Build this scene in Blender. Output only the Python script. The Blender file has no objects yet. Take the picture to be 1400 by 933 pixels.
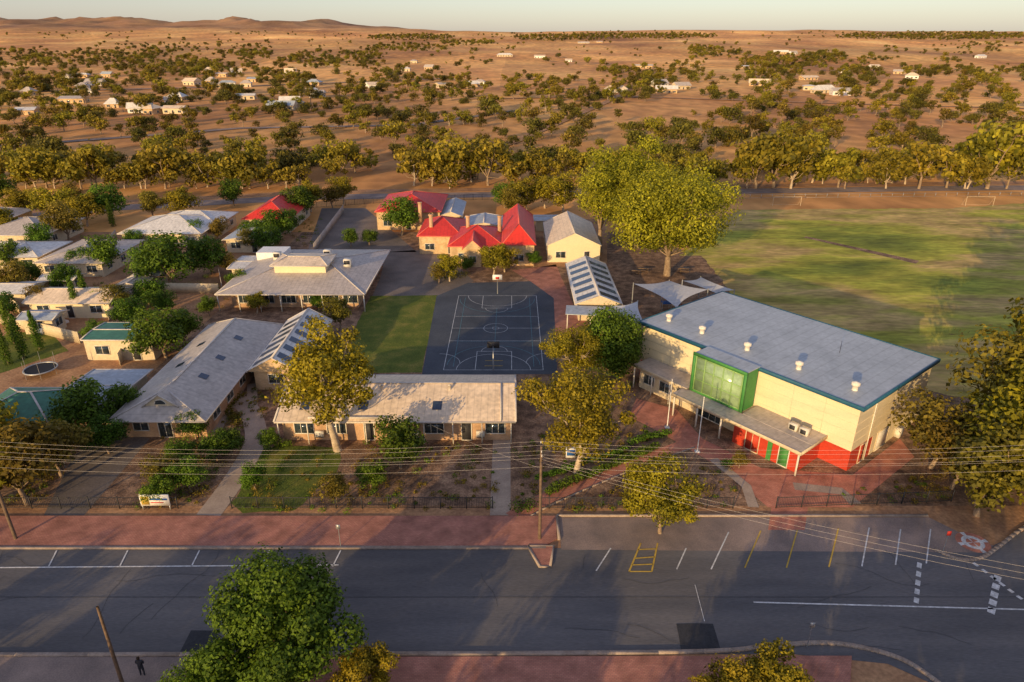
import bpy, math, random
import numpy as np
from mathutils import Vector, noise
random.seed(7); rng=np.random.default_rng(7)
scene=bpy.context.scene
# ---------------------------------------------------------------- survey
CAMZ=40.0; PITCH=math.radians(24); F=933.0
CP,SP=math.cos(PITCH),math.sin(PITCH)
def ray(px,py):
    a=(px-700)/F; b=(466.5-py)/F
    return a, CP+b*SP, -SP+b*CP
def W(px,py,z=0.0):
    a,b,c=ray(px,py); t=(CAMZ-z)/-c
    return (a*t,b*t)
def ss(a,b,v):
    t=min(1,max(0,(v-a)/(b-a))); return t*t*(3-2*t)
def height(x,y):
    if y<300: return 0.0
    h=ss(300,3600,y)*60
    k=ss(350,1200,y)
    h+=k*(8*noise.noise((x/330,y/330,1.3))+3*noise.noise((x/120,y/120,4)))
    f=ss(2000,3300,y)
    h+=f*12*noise.noise((x/900,y/700,9))
    m=ss(-250,-1300,x)
    if f>0 and m>0:
        g=math.exp(-((y-4100)/1000)**2)
        r=1-abs(noise.noise((x/560,y/900,2.2)))*1.8
        r2=1-abs(noise.noise((x/170,y/420,7.2)))*2.0
        r3=1-abs(noise.noise((x/80,y/200,3.2)))*2.0
        h+=m*g*(22+30*r+30*r2*(.4+.6*r)+11*r3)
    return h
def WT(px,py):
    a,b,c=ray(px,py); t=20
    st=20
    while t<9500:
        if CAMZ+c*t<height(a*t,b*t): break
        t+=st*max(1,t/400)
    else: return None
    l=max(t-st*max(1,t/400),1)
    for _ in range(14):
        m=(l+t)/2
        if CAMZ+c*m<height(a*m,b*m): t=m
        else: l=m
    return a*t,b*t
# ---------------------------------------------------------------- materials
def mat_noise(name,cols,scale=1.0,detail=6,rough=.9,bump=0.0,bscale=8,fine=.25,fscale=6,stretch=(1,1,1),coord='pos',big=0,bigscale=.05,spec=.25,cells=0,cellscale=.003,hill=False):
    m=bpy.data.materials.new(name); m.use_nodes=True; nt=m.node_tree; N=nt.nodes; L=nt.links
    bs=N['Principled BSDF']; bs.inputs['Roughness'].default_value=rough
    bs.inputs['Specular IOR Level'].default_value=spec
    if coord=='pos':
        g=N.new('ShaderNodeNewGeometry'); src=g.outputs['Position']
    else:
        g=N.new('ShaderNodeTexCoord'); src=g.outputs['Object']
    mp=N.new('ShaderNodeMapping'); mp.inputs['Scale'].default_value=stretch; L.new(src,mp.inputs['Vector'])
    n=N.new('ShaderNodeTexNoise'); n.inputs['Scale'].default_value=scale; n.inputs['Detail'].default_value=detail
    n.inputs['Roughness'].default_value=.6
    L.new(mp.outputs[0],n.inputs['Vector'])
    r=N.new('ShaderNodeValToRGB'); L.new(n.outputs['Fac'],r.inputs[0])
    cr=r.color_ramp; k=len(cols)
    cr.elements[0].position=.3; cr.elements[0].color=(*cols[0],1)
    cr.elements[1].position=.7; cr.elements[1].color=(*cols[-1],1)
    for i in range(1,k-1):
        e=cr.elements.new(.3+.4*i/(k-1)); e.color=(*cols[i],1)
    col=r.outputs[0]
    def scl(col,fac,lo,hi,a=.3,b=.7):
        mr=N.new('ShaderNodeMapRange'); mr.inputs[1].default_value=a; mr.inputs[2].default_value=b
        mr.inputs[3].default_value=lo; mr.inputs[4].default_value=hi
        L.new(fac,mr.inputs[0])
        v=N.new('ShaderNodeVectorMath'); v.operation='SCALE'; L.new(col,v.inputs[0]); L.new(mr.outputs[0],v.inputs['Scale'])
        return v.outputs[0]
    def mul(col,sc,amt):
        f=N.new('ShaderNodeTexNoise'); f.inputs['Scale'].default_value=sc; f.inputs['Detail'].default_value=4
        L.new(mp.outputs[0],f.inputs['Vector'])
        return scl(col,f.outputs['Fac'],1-amt,1+amt)
    if fine: col=mul(col,fscale,fine)
    if big: col=mul(col,bigscale,big)
    if cells:
        vo=N.new('ShaderNodeTexVoronoi'); vo.inputs['Scale'].default_value=cellscale; vo.distance='MANHATTAN'
        L.new(mp.outputs[0],vo.inputs['Vector'])
        sx=N.new('ShaderNodeSeparateColor'); L.new(vo.outputs['Color'],sx.inputs[0])
        col=scl(col,sx.outputs[0],1-cells,1+cells,0,1)
    if hill:   # browner land cover on the high ground, darkened to tone down sun-facing hills
        sp=N.new('ShaderNodeSeparateXYZ'); L.new(src,sp.inputs[0])
        mr=N.new('ShaderNodeMapRange'); mr.inputs[1].default_value=58; mr.inputs[2].default_value=80; mr.inputs[3].default_value=0; mr.inputs[4].default_value=.75; L.new(sp.outputs[2],mr.inputs[0])
        n4=N.new('ShaderNodeTexNoise'); n4.inputs['Scale'].default_value=.006; n4.inputs['Detail'].default_value=8; L.new(src,n4.inputs['Vector'])
        r4=N.new('ShaderNodeValToRGB'); r4.color_ramp.elements[0].position=.35; r4.color_ramp.elements[0].color=(.13,.075,.045,1); r4.color_ramp.elements[1].position=.65; r4.color_ramp.elements[1].color=(.42,.235,.125,1); L.new(n4.outputs['Fac'],r4.inputs[0])
        mx=N.new('ShaderNodeMix'); mx.data_type='RGBA'; L.new(mr.outputs[0],mx.inputs[0]); L.new(col,mx.inputs[6]); L.new(r4.outputs[0],mx.inputs[7]); col=mx.outputs[2]
    L.new(col,bs.inputs['Base Color'])
    if bump:
        f=N.new('ShaderNodeTexNoise'); f.inputs['Scale'].default_value=bscale; f.inputs['Detail'].default_value=5
        L.new(src,f.inputs['Vector'])
        b=N.new('ShaderNodeBump'); b.inputs['Strength'].default_value=bump; b.inputs['Distance'].default_value=.1
        L.new(f.outputs['Fac'],b.inputs['Height']); L.new(b.outputs[0],bs.inputs['Normal'])
    return m
def mat_roof(name,c,axis='x',rib=.75,rough=.5,metal=0.0,var=.18):
    m=mat_noise(name,[tuple(v*.85 for v in c),c,tuple(min(1,v*1.1) for v in c)],scale=.35,rough=rough,fine=var,fscale=2,coord='obj',stretch=(1,1,1),spec=.35)
    nt=m.node_tree;N=nt.nodes;L=nt.links
    tc=N.new('ShaderNodeTexCoord'); w=N.new('ShaderNodeTexWave'); w.wave_type='BANDS'; w.bands_direction=axis.upper()
    w.inputs['Scale'].default_value=.314/rib; w.wave_profile='SAW'
    L.new(tc.outputs['Object'],w.inputs[0])
    b=N.new('ShaderNodeBump'); b.inputs['Strength'].default_value=.4; b.inputs['Distance'].default_value=.04
    L.new(w.outputs['Fac'],b.inputs['Height']); L.new(b.outputs[0],N['Principled BSDF'].inputs['Normal'])
    bs=N['Principled BSDF']; src=bs.inputs['Base Color'].links[0].from_socket
    r=N.new('ShaderNodeMapRange'); r.inputs[1].default_value=.0; r.inputs[2].default_value=.14; r.inputs[3].default_value=.78; r.inputs[4].default_value=1
    L.new(w.outputs['Fac'],r.inputs[0])
    v=N.new('ShaderNodeVectorMath'); v.operation='SCALE'; L.new(src,v.inputs[0]); L.new(r.outputs[0],v.inputs['Scale'])
    L.new(v.outputs[0],bs.inputs['Base Color'])
    bs.inputs['Metallic'].default_value=metal
    return m
def mat_brick(name,c1,c2,mortar,scale=4.0,coord='pos',rough=.85,rot=0):
    m=mat_noise(name,[c1,c2],scale=3,rough=rough,fine=0,coord=coord)
    nt=m.node_tree;N=nt.nodes;L=nt.links; bs=N['Principled BSDF']
    g=N.new('ShaderNodeNewGeometry' if coord=='pos' else 'ShaderNodeTexCoord')
    mp=N.new('ShaderNodeMapping'); L.new(g.outputs['Position' if coord=='pos' else 'Object'],mp.inputs[0])
    mp.inputs['Rotation'].default_value=(rot,0,0)
    br=N.new('ShaderNodeTexBrick'); br.inputs['Scale'].default_value=scale
    br.inputs['Color1'].default_value=(*c1,1); br.inputs['Color2'].default_value=(*c2,1); br.inputs['Mortar'].default_value=(*mortar,1)
    br.inputs['Mortar Size'].default_value=.02
    L.new(mp.outputs[0],br.inputs[0])
    n=N.new('ShaderNodeTexNoise'); n.inputs['Scale'].default_value=.7; n.inputs['Detail'].default_value=5; L.new(g.outputs['Position' if coord=='pos' else 'Object'],n.inputs[0])
    mr=N.new('ShaderNodeMapRange'); mr.inputs[1].default_value=.3; mr.inputs[2].default_value=.7; mr.inputs[3].default_value=.7; mr.inputs[4].default_value=1.25; L.new(n.outputs[0],mr.inputs[0])
    v=N.new('ShaderNodeVectorMath'); v.operation='SCALE'; L.new(br.outputs[0],v.inputs[0]); L.new(mr.outputs[0],v.inputs['Scale'])
    L.new(v.outputs[0],bs.inputs['Base Color'])
    return m
def mat_leaf(name,dark,light,trans=.35,rv=.25,hv=.02):
    m=bpy.data.materials.new(name); m.use_nodes=True; nt=m.node_tree;N=nt.nodes;L=nt.links
    bs=N['Principled BSDF']; bs.inputs['Roughness'].default_value=.6; bs.inputs['Specular IOR Level'].default_value=.2
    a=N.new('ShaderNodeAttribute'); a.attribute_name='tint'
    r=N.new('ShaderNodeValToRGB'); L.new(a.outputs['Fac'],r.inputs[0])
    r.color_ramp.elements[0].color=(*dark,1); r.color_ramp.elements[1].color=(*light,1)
    o=N.new('ShaderNodeObjectInfo')
    mr=N.new('ShaderNodeMapRange'); mr.inputs[3].default_value=1-rv; mr.inputs[4].default_value=1+rv; L.new(o.outputs['Random'],mr.inputs[0])
    v=N.new('ShaderNodeVectorMath'); v.operation='SCALE'; L.new(r.outputs[0],v.inputs[0]); L.new(mr.outputs[0],v.inputs['Scale'])
    h=N.new('ShaderNodeHueSaturation'); m2=N.new('ShaderNodeMapRange'); m2.inputs[3].default_value=.5-hv; m2.inputs[4].default_value=.5+hv
    ml=N.new('ShaderNodeMath'); ml.operation='MULTIPLY'; ml.inputs[1].default_value=7.31; L.new(o.outputs['Random'],ml.inputs[0])
    fr=N.new('ShaderNodeMath'); fr.operation='FRACT'; L.new(ml.outputs[0],fr.inputs[0]); L.new(fr.outputs[0],m2.inputs[0])
    L.new(m2.outputs[0],h.inputs['Hue']); L.new(v.outputs[0],h.inputs['Color'])
    L.new(h.outputs[0],bs.inputs['Base Color'])
    t=N.new('ShaderNodeBsdfTranslucent'); L.new(h.outputs[0],t.inputs[0])
    mx=N.new('ShaderNodeMixShader'); mx.inputs[0].default_value=trans
    L.new(bs.outputs[0],mx.inputs[1]); L.new(t.outputs[0],mx.inputs[2]); L.new(mx.outputs[0],N['Material Output'].inputs[0])
    return m
def flat(name,c,rough=.6,metal=0,spec=.3,var=.12,scale=2.5):
    m=mat_noise(name,[tuple(v*(1-var) for v in c),tuple(min(1,v*(1+var)) for v in c)],scale=scale,rough=rough,fine=.06,coord='obj',spec=spec)
    m.node_tree.nodes['Principled BSDF'].inputs['Metallic'].default_value=metal
    return m
M={}
M['asphalt']=mat_noise('asphalt',[(.10,.10,.105),(.14,.135,.135),(.18,.168,.16)],scale=.22,fine=.14,fscale=9,stretch=(.25,1.4,1),big=.25,bigscale=.09,bump=.25,bscale=25)
M['asphalt_park']=mat_noise('asphalt_parking',[(.20,.16,.14),(.28,.215,.18),(.36,.27,.22)],scale=.35,fine=.16,fscale=9,big=.2,bigscale=.1,bump=.25,bscale=25)
M['patch']=mat_noise('asphalt_patch',[(.035,.037,.042),(.055,.056,.06)],scale=1,fine=.15)
M['seal']=mat_noise('crack_sealant',[(.07,.07,.072),(.095,.095,.097)],scale=1,fine=.15)
M['yard_asphalt']=mat_noise('yard_asphalt',[(.14,.12,.105),(.23,.19,.16)],scale=.3,fine=.2,fscale=5,big=.2)
M['court']=mat_noise('court_asphalt',[(.055,.066,.082),(.085,.096,.112)],scale=.3,fine=.14,fscale=4,rough=.85,big=.15,bigscale=.12)
M['white']=mat_noise('line_paint',[(.45,.45,.43),(.78,.78,.76)],scale=1.5,fine=.15,rough=.7)
M['teal']=mat_noise('teal_paint',[(.10,.2,.24),(.14,.3,.34)],scale=1); M['yellow']=mat_noise('yellow_paint',[(.42,.28,.05),(.68,.46,.08)],scale=2,fine=.1)
M['courtline']=mat_noise('court_line_paint',[(.35,.38,.4),(.66,.68,.68)],scale=1.2,fine=.2)
M['kerb']=mat_noise('kerb_concrete',[(.27,.21,.17),(.42,.34,.28)],scale=1,fine=.15)
M['concrete']=mat_noise('concrete',[(.34,.26,.20),(.48,.38,.29)],scale=.6,fine=.12)
M['brickpave']=mat_brick('brick_paving',(.42,.17,.12),(.50,.22,.15),(.22,.13,.10),scale=2.0)
M['redpave']=mat_brick('red_paving',(.52,.19,.12),(.60,.25,.16),(.30,.15,.11),scale=2.0)
M['mulch']=mat_noise('mulch',[(.10,.058,.04),(.19,.115,.07),(.31,.19,.115),(.42,.27,.16)],scale=.7,detail=9,fine=.4,fscale=5,bump=.6,bscale=6,big=.3,bigscale=.12)
M['dirt']=mat_noise('bare_dirt',[(.25,.13,.075),(.40,.22,.11),(.52,.30,.15)],scale=.3,detail=8,fine=.25,fscale=3,bump=.4,bscale=4)
M['lawn']=mat_noise('lawn_grass',[(.07,.105,.014),(.12,.15,.02),(.24,.21,.045)],scale=.35,detail=8,fine=.3,fscale=5,bump=.6,bscale=12)
M['oval']=mat_noise('oval_grass',[(.15,.18,.028),(.22,.25,.03),(.40,.38,.05),(.52,.36,.13),(.36,.31,.06),(.22,.24,.035)],scale=.035,detail=10,fine=.28,fscale=.8,stretch=(.6,1.5,1),bump=.6,bscale=6,big=.35,bigscale=.16)
M['ground']=mat_noise('ground',[(.36,.155,.055),(.60,.28,.09),(.80,.42,.13),(.95,.58,.20)],scale=.006,detail=12,fine=.3,fscale=.12,bump=.3,bscale=1.2,big=.25,bigscale=.0018,stretch=(1,.6,1),cells=.2,cellscale=.004,hill=True)
M['bark']=mat_noise('bark',[(.18,.12,.08),(.38,.29,.2)],scale=2,coord='obj',fine=.2)
M['bark_gum']=mat_noise('gum_bark',[(.32,.24,.16),(.6,.5,.38)],scale=1.5,coord='obj',fine=.15)
M['gum']=mat_leaf('gum_leaves',(.10,.09,.008),(.50,.40,.025),hv=.012,rv=.15)
M['green']=mat_leaf('green_leaves',(.04,.08,.008),(.20,.32,.025),hv=.015)
M['pine']=mat_leaf('pine_foliage',(.13,.14,.012),(.54,.50,.03),rv=.06,hv=.005)
M['scrub']=mat_leaf('scrub_leaves',(.07,.06,.012),(.30,.24,.03),rv=.35)
M['olive']=mat_leaf('olive_leaves',(.08,.07,.012),(.36,.28,.035))
M['farleaf']=mat_leaf('far_gum_leaves',(.10,.095,.012),(.48,.38,.035),rv=.25,hv=.015)
M['fardark']=mat_leaf('far_scrub_leaves',(.055,.055,.012),(.24,.21,.03),rv=.3,hv=.015)
M['cream']=flat('cream_cladding',(.74,.63,.42),var=.05,scale=.5); M['creamd']=flat('cream_paint',(.62,.52,.36))
M['hallred']=flat('red_cladding',(.48,.05,.025)); M['green_paint']=flat('green_paint',(.06,.24,.06))
M['greenpanel']=flat('green_panel',(.26,.44,.16)); M['bluefascia']=flat('blue_fascia',(.02,.10,.17))
M['glass']=flat('window_glass',(.03,.045,.055),rough=.08,spec=.8,var=.3); M['glassg']=flat('curtain_glass',(.30,.44,.26),rough=.15,spec=.6,var=.25,scale=1)
M['frame']=flat('window_frame',(.7,.66,.58)); M['dark']=flat('dark_metal',(.04,.04,.045)); M['steel']=flat('steel',(.4,.41,.42),rough=.4,metal=.5)
M['wood']=flat('timber_pole',(.16,.11,.075),var=.3); M['whitep']=flat('white_paint',(.78,.78,.76))
M['wallbrick']=mat_brick('brick_wall',(.46,.27,.15),(.56,.35,.2),(.44,.35,.26),scale=3,coord='obj',rot=math.radians(90))
M['stone']=mat_brick('stone_wall',(.54,.36,.18),(.64,.45,.25),(.55,.45,.32),scale=1.6,coord='obj',rot=math.radians(90))
M['rf_grey_x']=mat_roof('grey_metal_roof',(.48,.42,.37),'x'); M['rf_grey_y']=mat_roof('grey_metal_roof_b',(.48,.43,.38),'y')
M['rf_hall']=mat_roof('hall_metal_roof',(.42,.46,.49),'x',rib=1.2,var=.1)
M['rf_white']=mat_roof('white_metal_roof',(.68,.66,.62),'x'); M['rf_blue']=mat_roof('bluegrey_metal_roof',(.38,.43,.48),'y')
M['rf_red']=mat_roof('red_metal_roof',(.62,.04,.028),'x',var=.1); M['rf_green']=mat_roof('green_metal_roof',(.06,.20,.13),'y')
M['rf_tan']=mat_roof('tan_metal_roof',(.78,.62,.44),'x'); M['solar']=flat('skylight_panel',(.03,.05,.09),rough=.15,spec=.7)
M['cap']=flat('ridge_cap',(.58,.53,.48)); M['capred']=flat('ridge_cap_red',(.66,.13,.10)); M['sail']=flat('shade_cloth',(.50,.51,.52),rough=.8)
M['skin']=flat('skin',(.45,.27,.19)); M['cloth']=flat('dark_cloth',(.03,.035,.05)); M['hair']=flat('hair',(.04,.025,.015))
M['rubber']=flat('rubber',(.02,.02,.02)); M['bluecol']=flat('blue_plastic',(.03,.12,.4)); M['redcol']=flat('red_plastic',(.5,.04,.03))
M['wire']=flat('aluminium_wire',(.7,.64,.58),rough=.4)
# ---------------------------------------------------------------- mesh helpers
def link(o,parent=None):
    scene.collection.objects.link(o)
    if parent: o.parent=parent
    return o
def mesh_obj(name,v,f,mat,parent=None,mi=None,smooth=False):
    me=bpy.data.meshes.new(name); me.from_pydata([tuple(p) for p in v],[],f)
    for m in (mat if isinstance(mat,list) else [mat]): me.materials.append(M[m] if isinstance(m,str) else m)
    if mi:
        for p,i in zip(me.polygons,mi): p.material_index=i
    if smooth:
        for p in me.polygons: p.use_smooth=True
    me.update()
    return link(bpy.data.objects.new(name,me),parent)
def empty(name,x=0,y=0,z=0,rot=0):
    o=bpy.data.objects.new(name,None); o.location=(x,y,z); o.rotation_euler=(0,0,rot); return link(o)
BF=[(0,3,2,1),(4,5,6,7),(0,1,5,4),(1,2,6,5),(2,3,7,6),(3,0,4,7)]
def boxv(x0,x1,y0,y1,z0,z1): return [(x0,y0,z0),(x1,y0,z0),(x1,y1,z0),(x0,y1,z0),(x0,y0,z1),(x1,y0,z1),(x1,y1,z1),(x0,y1,z1)]
def box(name,x0,x1,y0,y1,z0,z1,mat,parent=None): return mesh_obj(name,boxv(x0,x1,y0,y1,z0,z1),BF,mat,parent)
class MB:
    def __init__(s): s.v=[];s.f=[];s.m=[];s.t=[];s.n=0
    def add(s,v,f,mi=0,t=.5):
        v=np.asarray(v,float).reshape(-1,3); f=np.asarray(f,int).reshape(-1,4)
        s.v.append(v); s.f.append(f+s.n); s.n+=len(v)
        s.m.append(np.full(len(f),mi)); s.t.append(np.full(len(f),t) if np.isscalar(t) else np.asarray(t))
    def box(s,x0,x1,y0,y1,z0,z1,mi=0): s.add(boxv(x0,x1,y0,y1,z0,z1),BF,mi)
    def bar(s,p,q,w,h=None,mi=0):
        p=Vector(p);q=Vector(q);h=h or w; d=(q-p)
        if d.length<1e-6: return
        d.normalize(); up=Vector((0,0,1)) if abs(d.z)<.95 else Vector((0,1,0))
        a=d.cross(up).normalized()*w/2; b=a.cross(d).normalized()*h/2
        v=[p-a-b,p+a-b,q+a-b,q-a-b,p-a+b,p+a+b,q+a+b,q-a+b]
        s.add([tuple(k) for k in v],BF,mi)
    def tube(s,pts,rad,n=6,mi=0):
        pts=[Vector(p) for p in pts]; vs=[];k=len(pts)
        for i,p in enumerate(pts):
            d=(pts[min(i+1,k-1)]-pts[max(i-1,0)]).normalized()
            up=Vector((1,0,0)) if abs(d.z)>.7 else Vector((0,0,1))
            a=d.cross(up).normalized(); b=d.cross(a).normalized()
            for j in range(n):
                an=2*math.pi*j/n; vs.append(tuple(p+(a*math.cos(an)+b*math.sin(an))*rad[i]))
        fs=[(i*n+j,i*n+(j+1)%n,(i+1)*n+(j+1)%n,(i+1)*n+j) for i in range(k-1) for j in range(n)]
        s.add(vs,fs,mi)
    def leaves(s,c,nrm,size,mi=1,t=.5):
        n=len(c); nrm=nrm/np.maximum(np.linalg.norm(nrm,axis=1,keepdims=True),1e-6)
        r=rng.normal(size=(n,3)); a=np.cross(nrm,r); a/=np.maximum(np.linalg.norm(a,axis=1,keepdims=True),1e-6)
        b=np.cross(nrm,a); sz=(size*rng.uniform(.6,1.3,n))[:,None]
        a=a*sz*.5*1.25; b=b*sz*.5*.8
        v=np.stack([c-a,c-b,c+a,c+b],1).reshape(-1,3)
        s.add(v,np.arange(4*n).reshape(-1,4),mi,t)
    def mesh(s,name,mats):
        v=np.concatenate(s.v);f=np.concatenate(s.f);m=np.concatenate(s.m);t=np.concatenate(s.t)
        me=bpy.data.meshes.new(name); me.vertices.add(len(v)); me.vertices.foreach_set('co',v.ravel())
        me.loops.add(4*len(f)); me.loops.foreach_set('vertex_index',f.ravel().astype(np.int32))
        me.polygons.add(len(f)); me.polygons.foreach_set('loop_start',np.arange(0,4*len(f),4,dtype=np.int32))
        try: me.polygons.foreach_set('loop_total',np.full(len(f),4,dtype=np.int32))
        except Exception: pass
        for k in mats: me.materials.append(M[k] if isinstance(k,str) else k)
        me.polygons.foreach_set('material_index',m.astype(np.int32))
        at=me.attributes.new('tint','FLOAT','FACE'); at.data.foreach_set('value',np.clip(t,0,1).astype(np.float32))
        me.update(calc_edges=True); me.validate(); return me
    def obj(s,name,mats,parent=None): return link(bpy.data.objects.new(name,s.mesh(name,mats)),parent)
# ---------------------------------------------------------------- foliage
def clump(mb,c,r,n,size,mi=1,sq=.8,toff=0):
    d=rng.normal(size=(n,3)); d/=np.linalg.norm(d,axis=1,keepdims=True)
    rr=r*(.45+.6*rng.random(n)**.6)
    ph=rng.uniform(0,6,3); rr*=1+.22*np.sin(d[:,0]*5+ph[0])*np.sin(d[:,1]*5+ph[1])+.12*np.sin(d[:,2]*7+ph[2])
    p=np.asarray(c)+d*rr[:,None]*np.array([1,1,sq])
    nr=d+rng.normal(size=(n,3))*.45+np.array([0,0,.25])
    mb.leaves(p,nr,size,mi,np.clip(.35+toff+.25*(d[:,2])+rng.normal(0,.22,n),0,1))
def make_tree(name,h,r,base=.3,nc=26,nl=400,ls=.28,crad=.3,leaf='gum',bark='bark_gum',trunk=.3,shape='round',sq=.75,seed=1,irr=.3):
    random.seed(seed)
    mb=MB(); zb=h*base; cz=(h+zb)/2; hz=(h-zb)/2
    cs=[]
    ex,ey=random.uniform(.8,1.15),random.uniform(.8,1.15)
    for i in range(nc):
        for _ in range(30):
            d=Vector((random.gauss(0,1),random.gauss(0,1),random.gauss(0,1))).normalized()
            q=random.uniform(.5,.95) if random.random()<.8 else random.uniform(0,.5)
            if irr>.4: q*=random.uniform(.7,1.25)
            rr=r*q*(1-crad*.3)
            z=cz+d.z*hz*q*.92
            taper=1.0
            if shape=='umbrella': taper=.75+.5*min(1,(z-zb)/(h-zb)*1.3)
            c=Vector((d.x*rr*taper*ex,d.y*rr*taper*ey,z))
            if all((c-k).length>crad*r*.55 for k in cs): break
        cs.append(c)
    lean=Vector((random.uniform(-.06,.06),random.uniform(-.06,.06),0))*h
    fk=Vector((lean.x*.6,lean.y*.6,max(zb*.9,h*.18)))
    mb.tube([(0,0,-.1),(lean.x*.25,lean.y*.2,fk.z*.5),fk],[trunk*1.25,trunk,trunk*.8],8,0)
    tops=[fk]
    for k in range(4):
        an=k*1.57+random.random(); tp=fk+Vector((math.cos(an)*r*.3,math.sin(an)*r*.3,(h-fk.z)*random.uniform(.3,.5)))
        mb.tube([fk,(fk+tp)/2+Vector((0,0,-.1*r*.3)),tp],[trunk*.6,trunk*.45,trunk*.32],6,0); tops.append(tp)
    for c in cs:
        tp=min(tops,key=lambda t:(t-c).length+(0 if t.z<c.z else 3))
        md=(tp+c)/2+Vector((random.uniform(-.3,.3),random.uniform(-.3,.3),-.15*(tp-c).length))
        mb.tube([tp,md,c],[trunk*.28,trunk*.18,trunk*.08],5,0)
    for c in cs:
        f_=random.uniform(1-irr,1+irr); cr=crad*r*f_
        k=max(12,int(nl*random.uniform(.8,1.15)*f_))
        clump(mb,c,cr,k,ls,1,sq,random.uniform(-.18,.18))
    return mb.mesh(name,[bark,leaf])
def place(name,me,x,y,s=1,rot=None,z=0,sz=None):
    o=bpy.data.objects.new(name,me); o.location=(x,y,z); o.scale=(s,s,sz or s)
    o.rotation_euler=(0,0,random.uniform(0,6.28) if rot is None else rot); return link(o)
# ---------------------------------------------------------------- terrain
NC=280
ys=[-150+450*i/40 for i in range(41)]
while ys[-1]<9000: ys.append(ys[-1]*1.0135+1)
vs=[];fs=[]
for y in ys:
    w=max(y,0)*1.15+450
    for j in range(NC+1):
        x=-w+2*w*j/NC; vs.append((x,y,height(x,y)))
k=NC+1
for i in range(len(ys)-1):
    for j in range(NC): fs.append((i*k+j,i*k+j+1,(i+1)*k+j+1,(i+1)*k+j))
mesh_obj('ground',vs,fs,'ground',smooth=True)
# ---------------------------------------------------------------- flat sheets
def sheet(name,pts,lvl,mat,world=False,wob=0):
    q=[p if world else W(*p) for p in pts]
    if wob:
        o=[]
        for i in range(len(q)):
            a=q[i];b=q[(i+1)%len(q)];n=max(1,int(math.dist(a,b)/1.2))
            for t in range(n): o.append((a[0]+(b[0]-a[0])*t/n+random.uniform(-wob,wob),a[1]+(b[1]-a[1])*t/n+random.uniform(-wob,wob)))
        q=o
    z=.005*lvl
    ar=sum(q[i][0]*q[(i+1)%len(q)][1]-q[(i+1)%len(q)][0]*q[i][1] for i in range(len(q)))
    if ar<0: q=q[::-1]
    return mesh_obj(name,[(a,b,z) for a,b in q],[tuple(range(len(q)))],mat)
def slab(name,pts,z,mat,world=False):
    q=[p if world else W(*p) for p in pts]
    ar=sum(q[i][0]*q[(i+1)%len(q)][1]-q[(i+1)%len(q)][0]*q[i][1] for i in range(len(q)))
    if ar<0:q=q[::-1]
    n=len(q); v=[(a,b,-.05) for a,b in q]+[(a,b,z) for a,b in q]
    return mesh_obj(name,v,[tuple(range(n,2*n))]+[(i,(i+1)%n,n+(i+1)%n,n+i) for i in range(n)],mat)
def strip(name,pts,w,z,mat,world=False,h=None,terrain=False):
    q=[Vector(p if world else W(*p)) for p in pts]; mb=MB(); L=[];R=[]
    for i,p in enumerate(q):
        d=(q[min(i+1,len(q)-1)]-q[max(i-1,0)]).normalized(); n=Vector((-d.y,d.x))*w/2; L.append(p+n);R.append(p-n)
    for i in range(len(q)-1):
        if h is None:
            g=(lambda p:z+height(p.x,p.y)) if terrain else (lambda p:z)
            mb.add([(*R[i],g(R[i])),(*R[i+1],g(R[i+1])),(*L[i+1],g(L[i+1])),(*L[i],g(L[i]))],[(0,1,2,3)])
        else: mb.add([(*R[i],-.05),(*R[i+1],-.05),(*L[i+1],-.05),(*L[i],-.05),(*R[i],h),(*R[i+1],h),(*L[i+1],h),(*L[i],h)],BF)
    return mb.obj(name,[mat])
def smooth(pts,n=6):
    o=[];P_=[pts[0]]+list(pts)+[pts[-1]]
    for i in range(1,len(P_)-2):
        for t in range(n):
            u=t/n; a,b,c,d=[Vector(P_[i+k]) for k in(-1,0,1,2)]
            o.append(tuple(.5*((2*b)+(c-a)*u+(2*a-5*b+4*c-d)*u*u+(3*b-a-3*c+d)*u**3)))
    o.append(tuple(pts[-1])); return o
S=sheet
S('school_grounds',[(-80,52),(52,52),(60,64),(44,110),(30,150),(-20,150),(-80,150)],1,'mulch',True)
S('residential_yards',[(-140,60),(-47,60),(-47,150),(-140,150)],2,'dirt',True)
S('verge',[(-150,20),(150,20),(150,52),(-150,52)],1,'dirt',True)
S('road',[(-160,35.2),(20,35.2),(60,30),(160,28),(160,46.2),(-160,46.2)],3,'asphalt',True)
S('parking_area',[(4.2,46),(4.2,50.3),(38,50.3),(40.5,46.9),(44,45.6)],4,'asphalt_park',True)
S('side_street',[W(1180,893),W(1285,940),(30,20),(90,20),(90,60),W(1410,722),W(1360,745),W(1330,765),W(1290,760),W(1180,850)],5,'asphalt',True)
slab('footpath',[(-120,46.35),(2.8,46.35),(3.9,47.3),(4.0,50.4),(-120,50.4)],.12,'brickpave',True)
strip('kerb',[(-120,46.2),(2.9,46.2)],.32,0,'kerb',True,h=.15)
strip('kerb',[(4.1,47.2),(4.1,50.4)],.25,0,'kerb',True,h=.15)
strip('kerb',[(4.1,50.5),(38,50.5)],.25,0,'kerb',True,h=.15)
strip('kerb',smooth([(-130,35.05),(-60,35.1),(-30,35.1),W(900,893),W(1050,884),W(1130,880),W(1190,889),W(1240,906),W(1290,940)]),.32,0,'kerb',True,h=.15)
strip('kerb',smooth([W(1278,752),W(1310,765),W(1340,764),W(1365,748),W(1400,722),W(1450,700)]),.3,0,'kerb',True,h=.15)
slab('near_footpath',[(-120,31.5),(-22,31.5),(-16,32.5),(-16,34.9),(-120,34.9)],.1,'asphalt_park',True)
slab('near_brick_footpath',[(-14,31),(22,31),(24,35.0),(-14,34.9)],.1,'brickpave',True)
isl=[(722,748),(757,748),(752,776),(738,776)]
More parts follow.
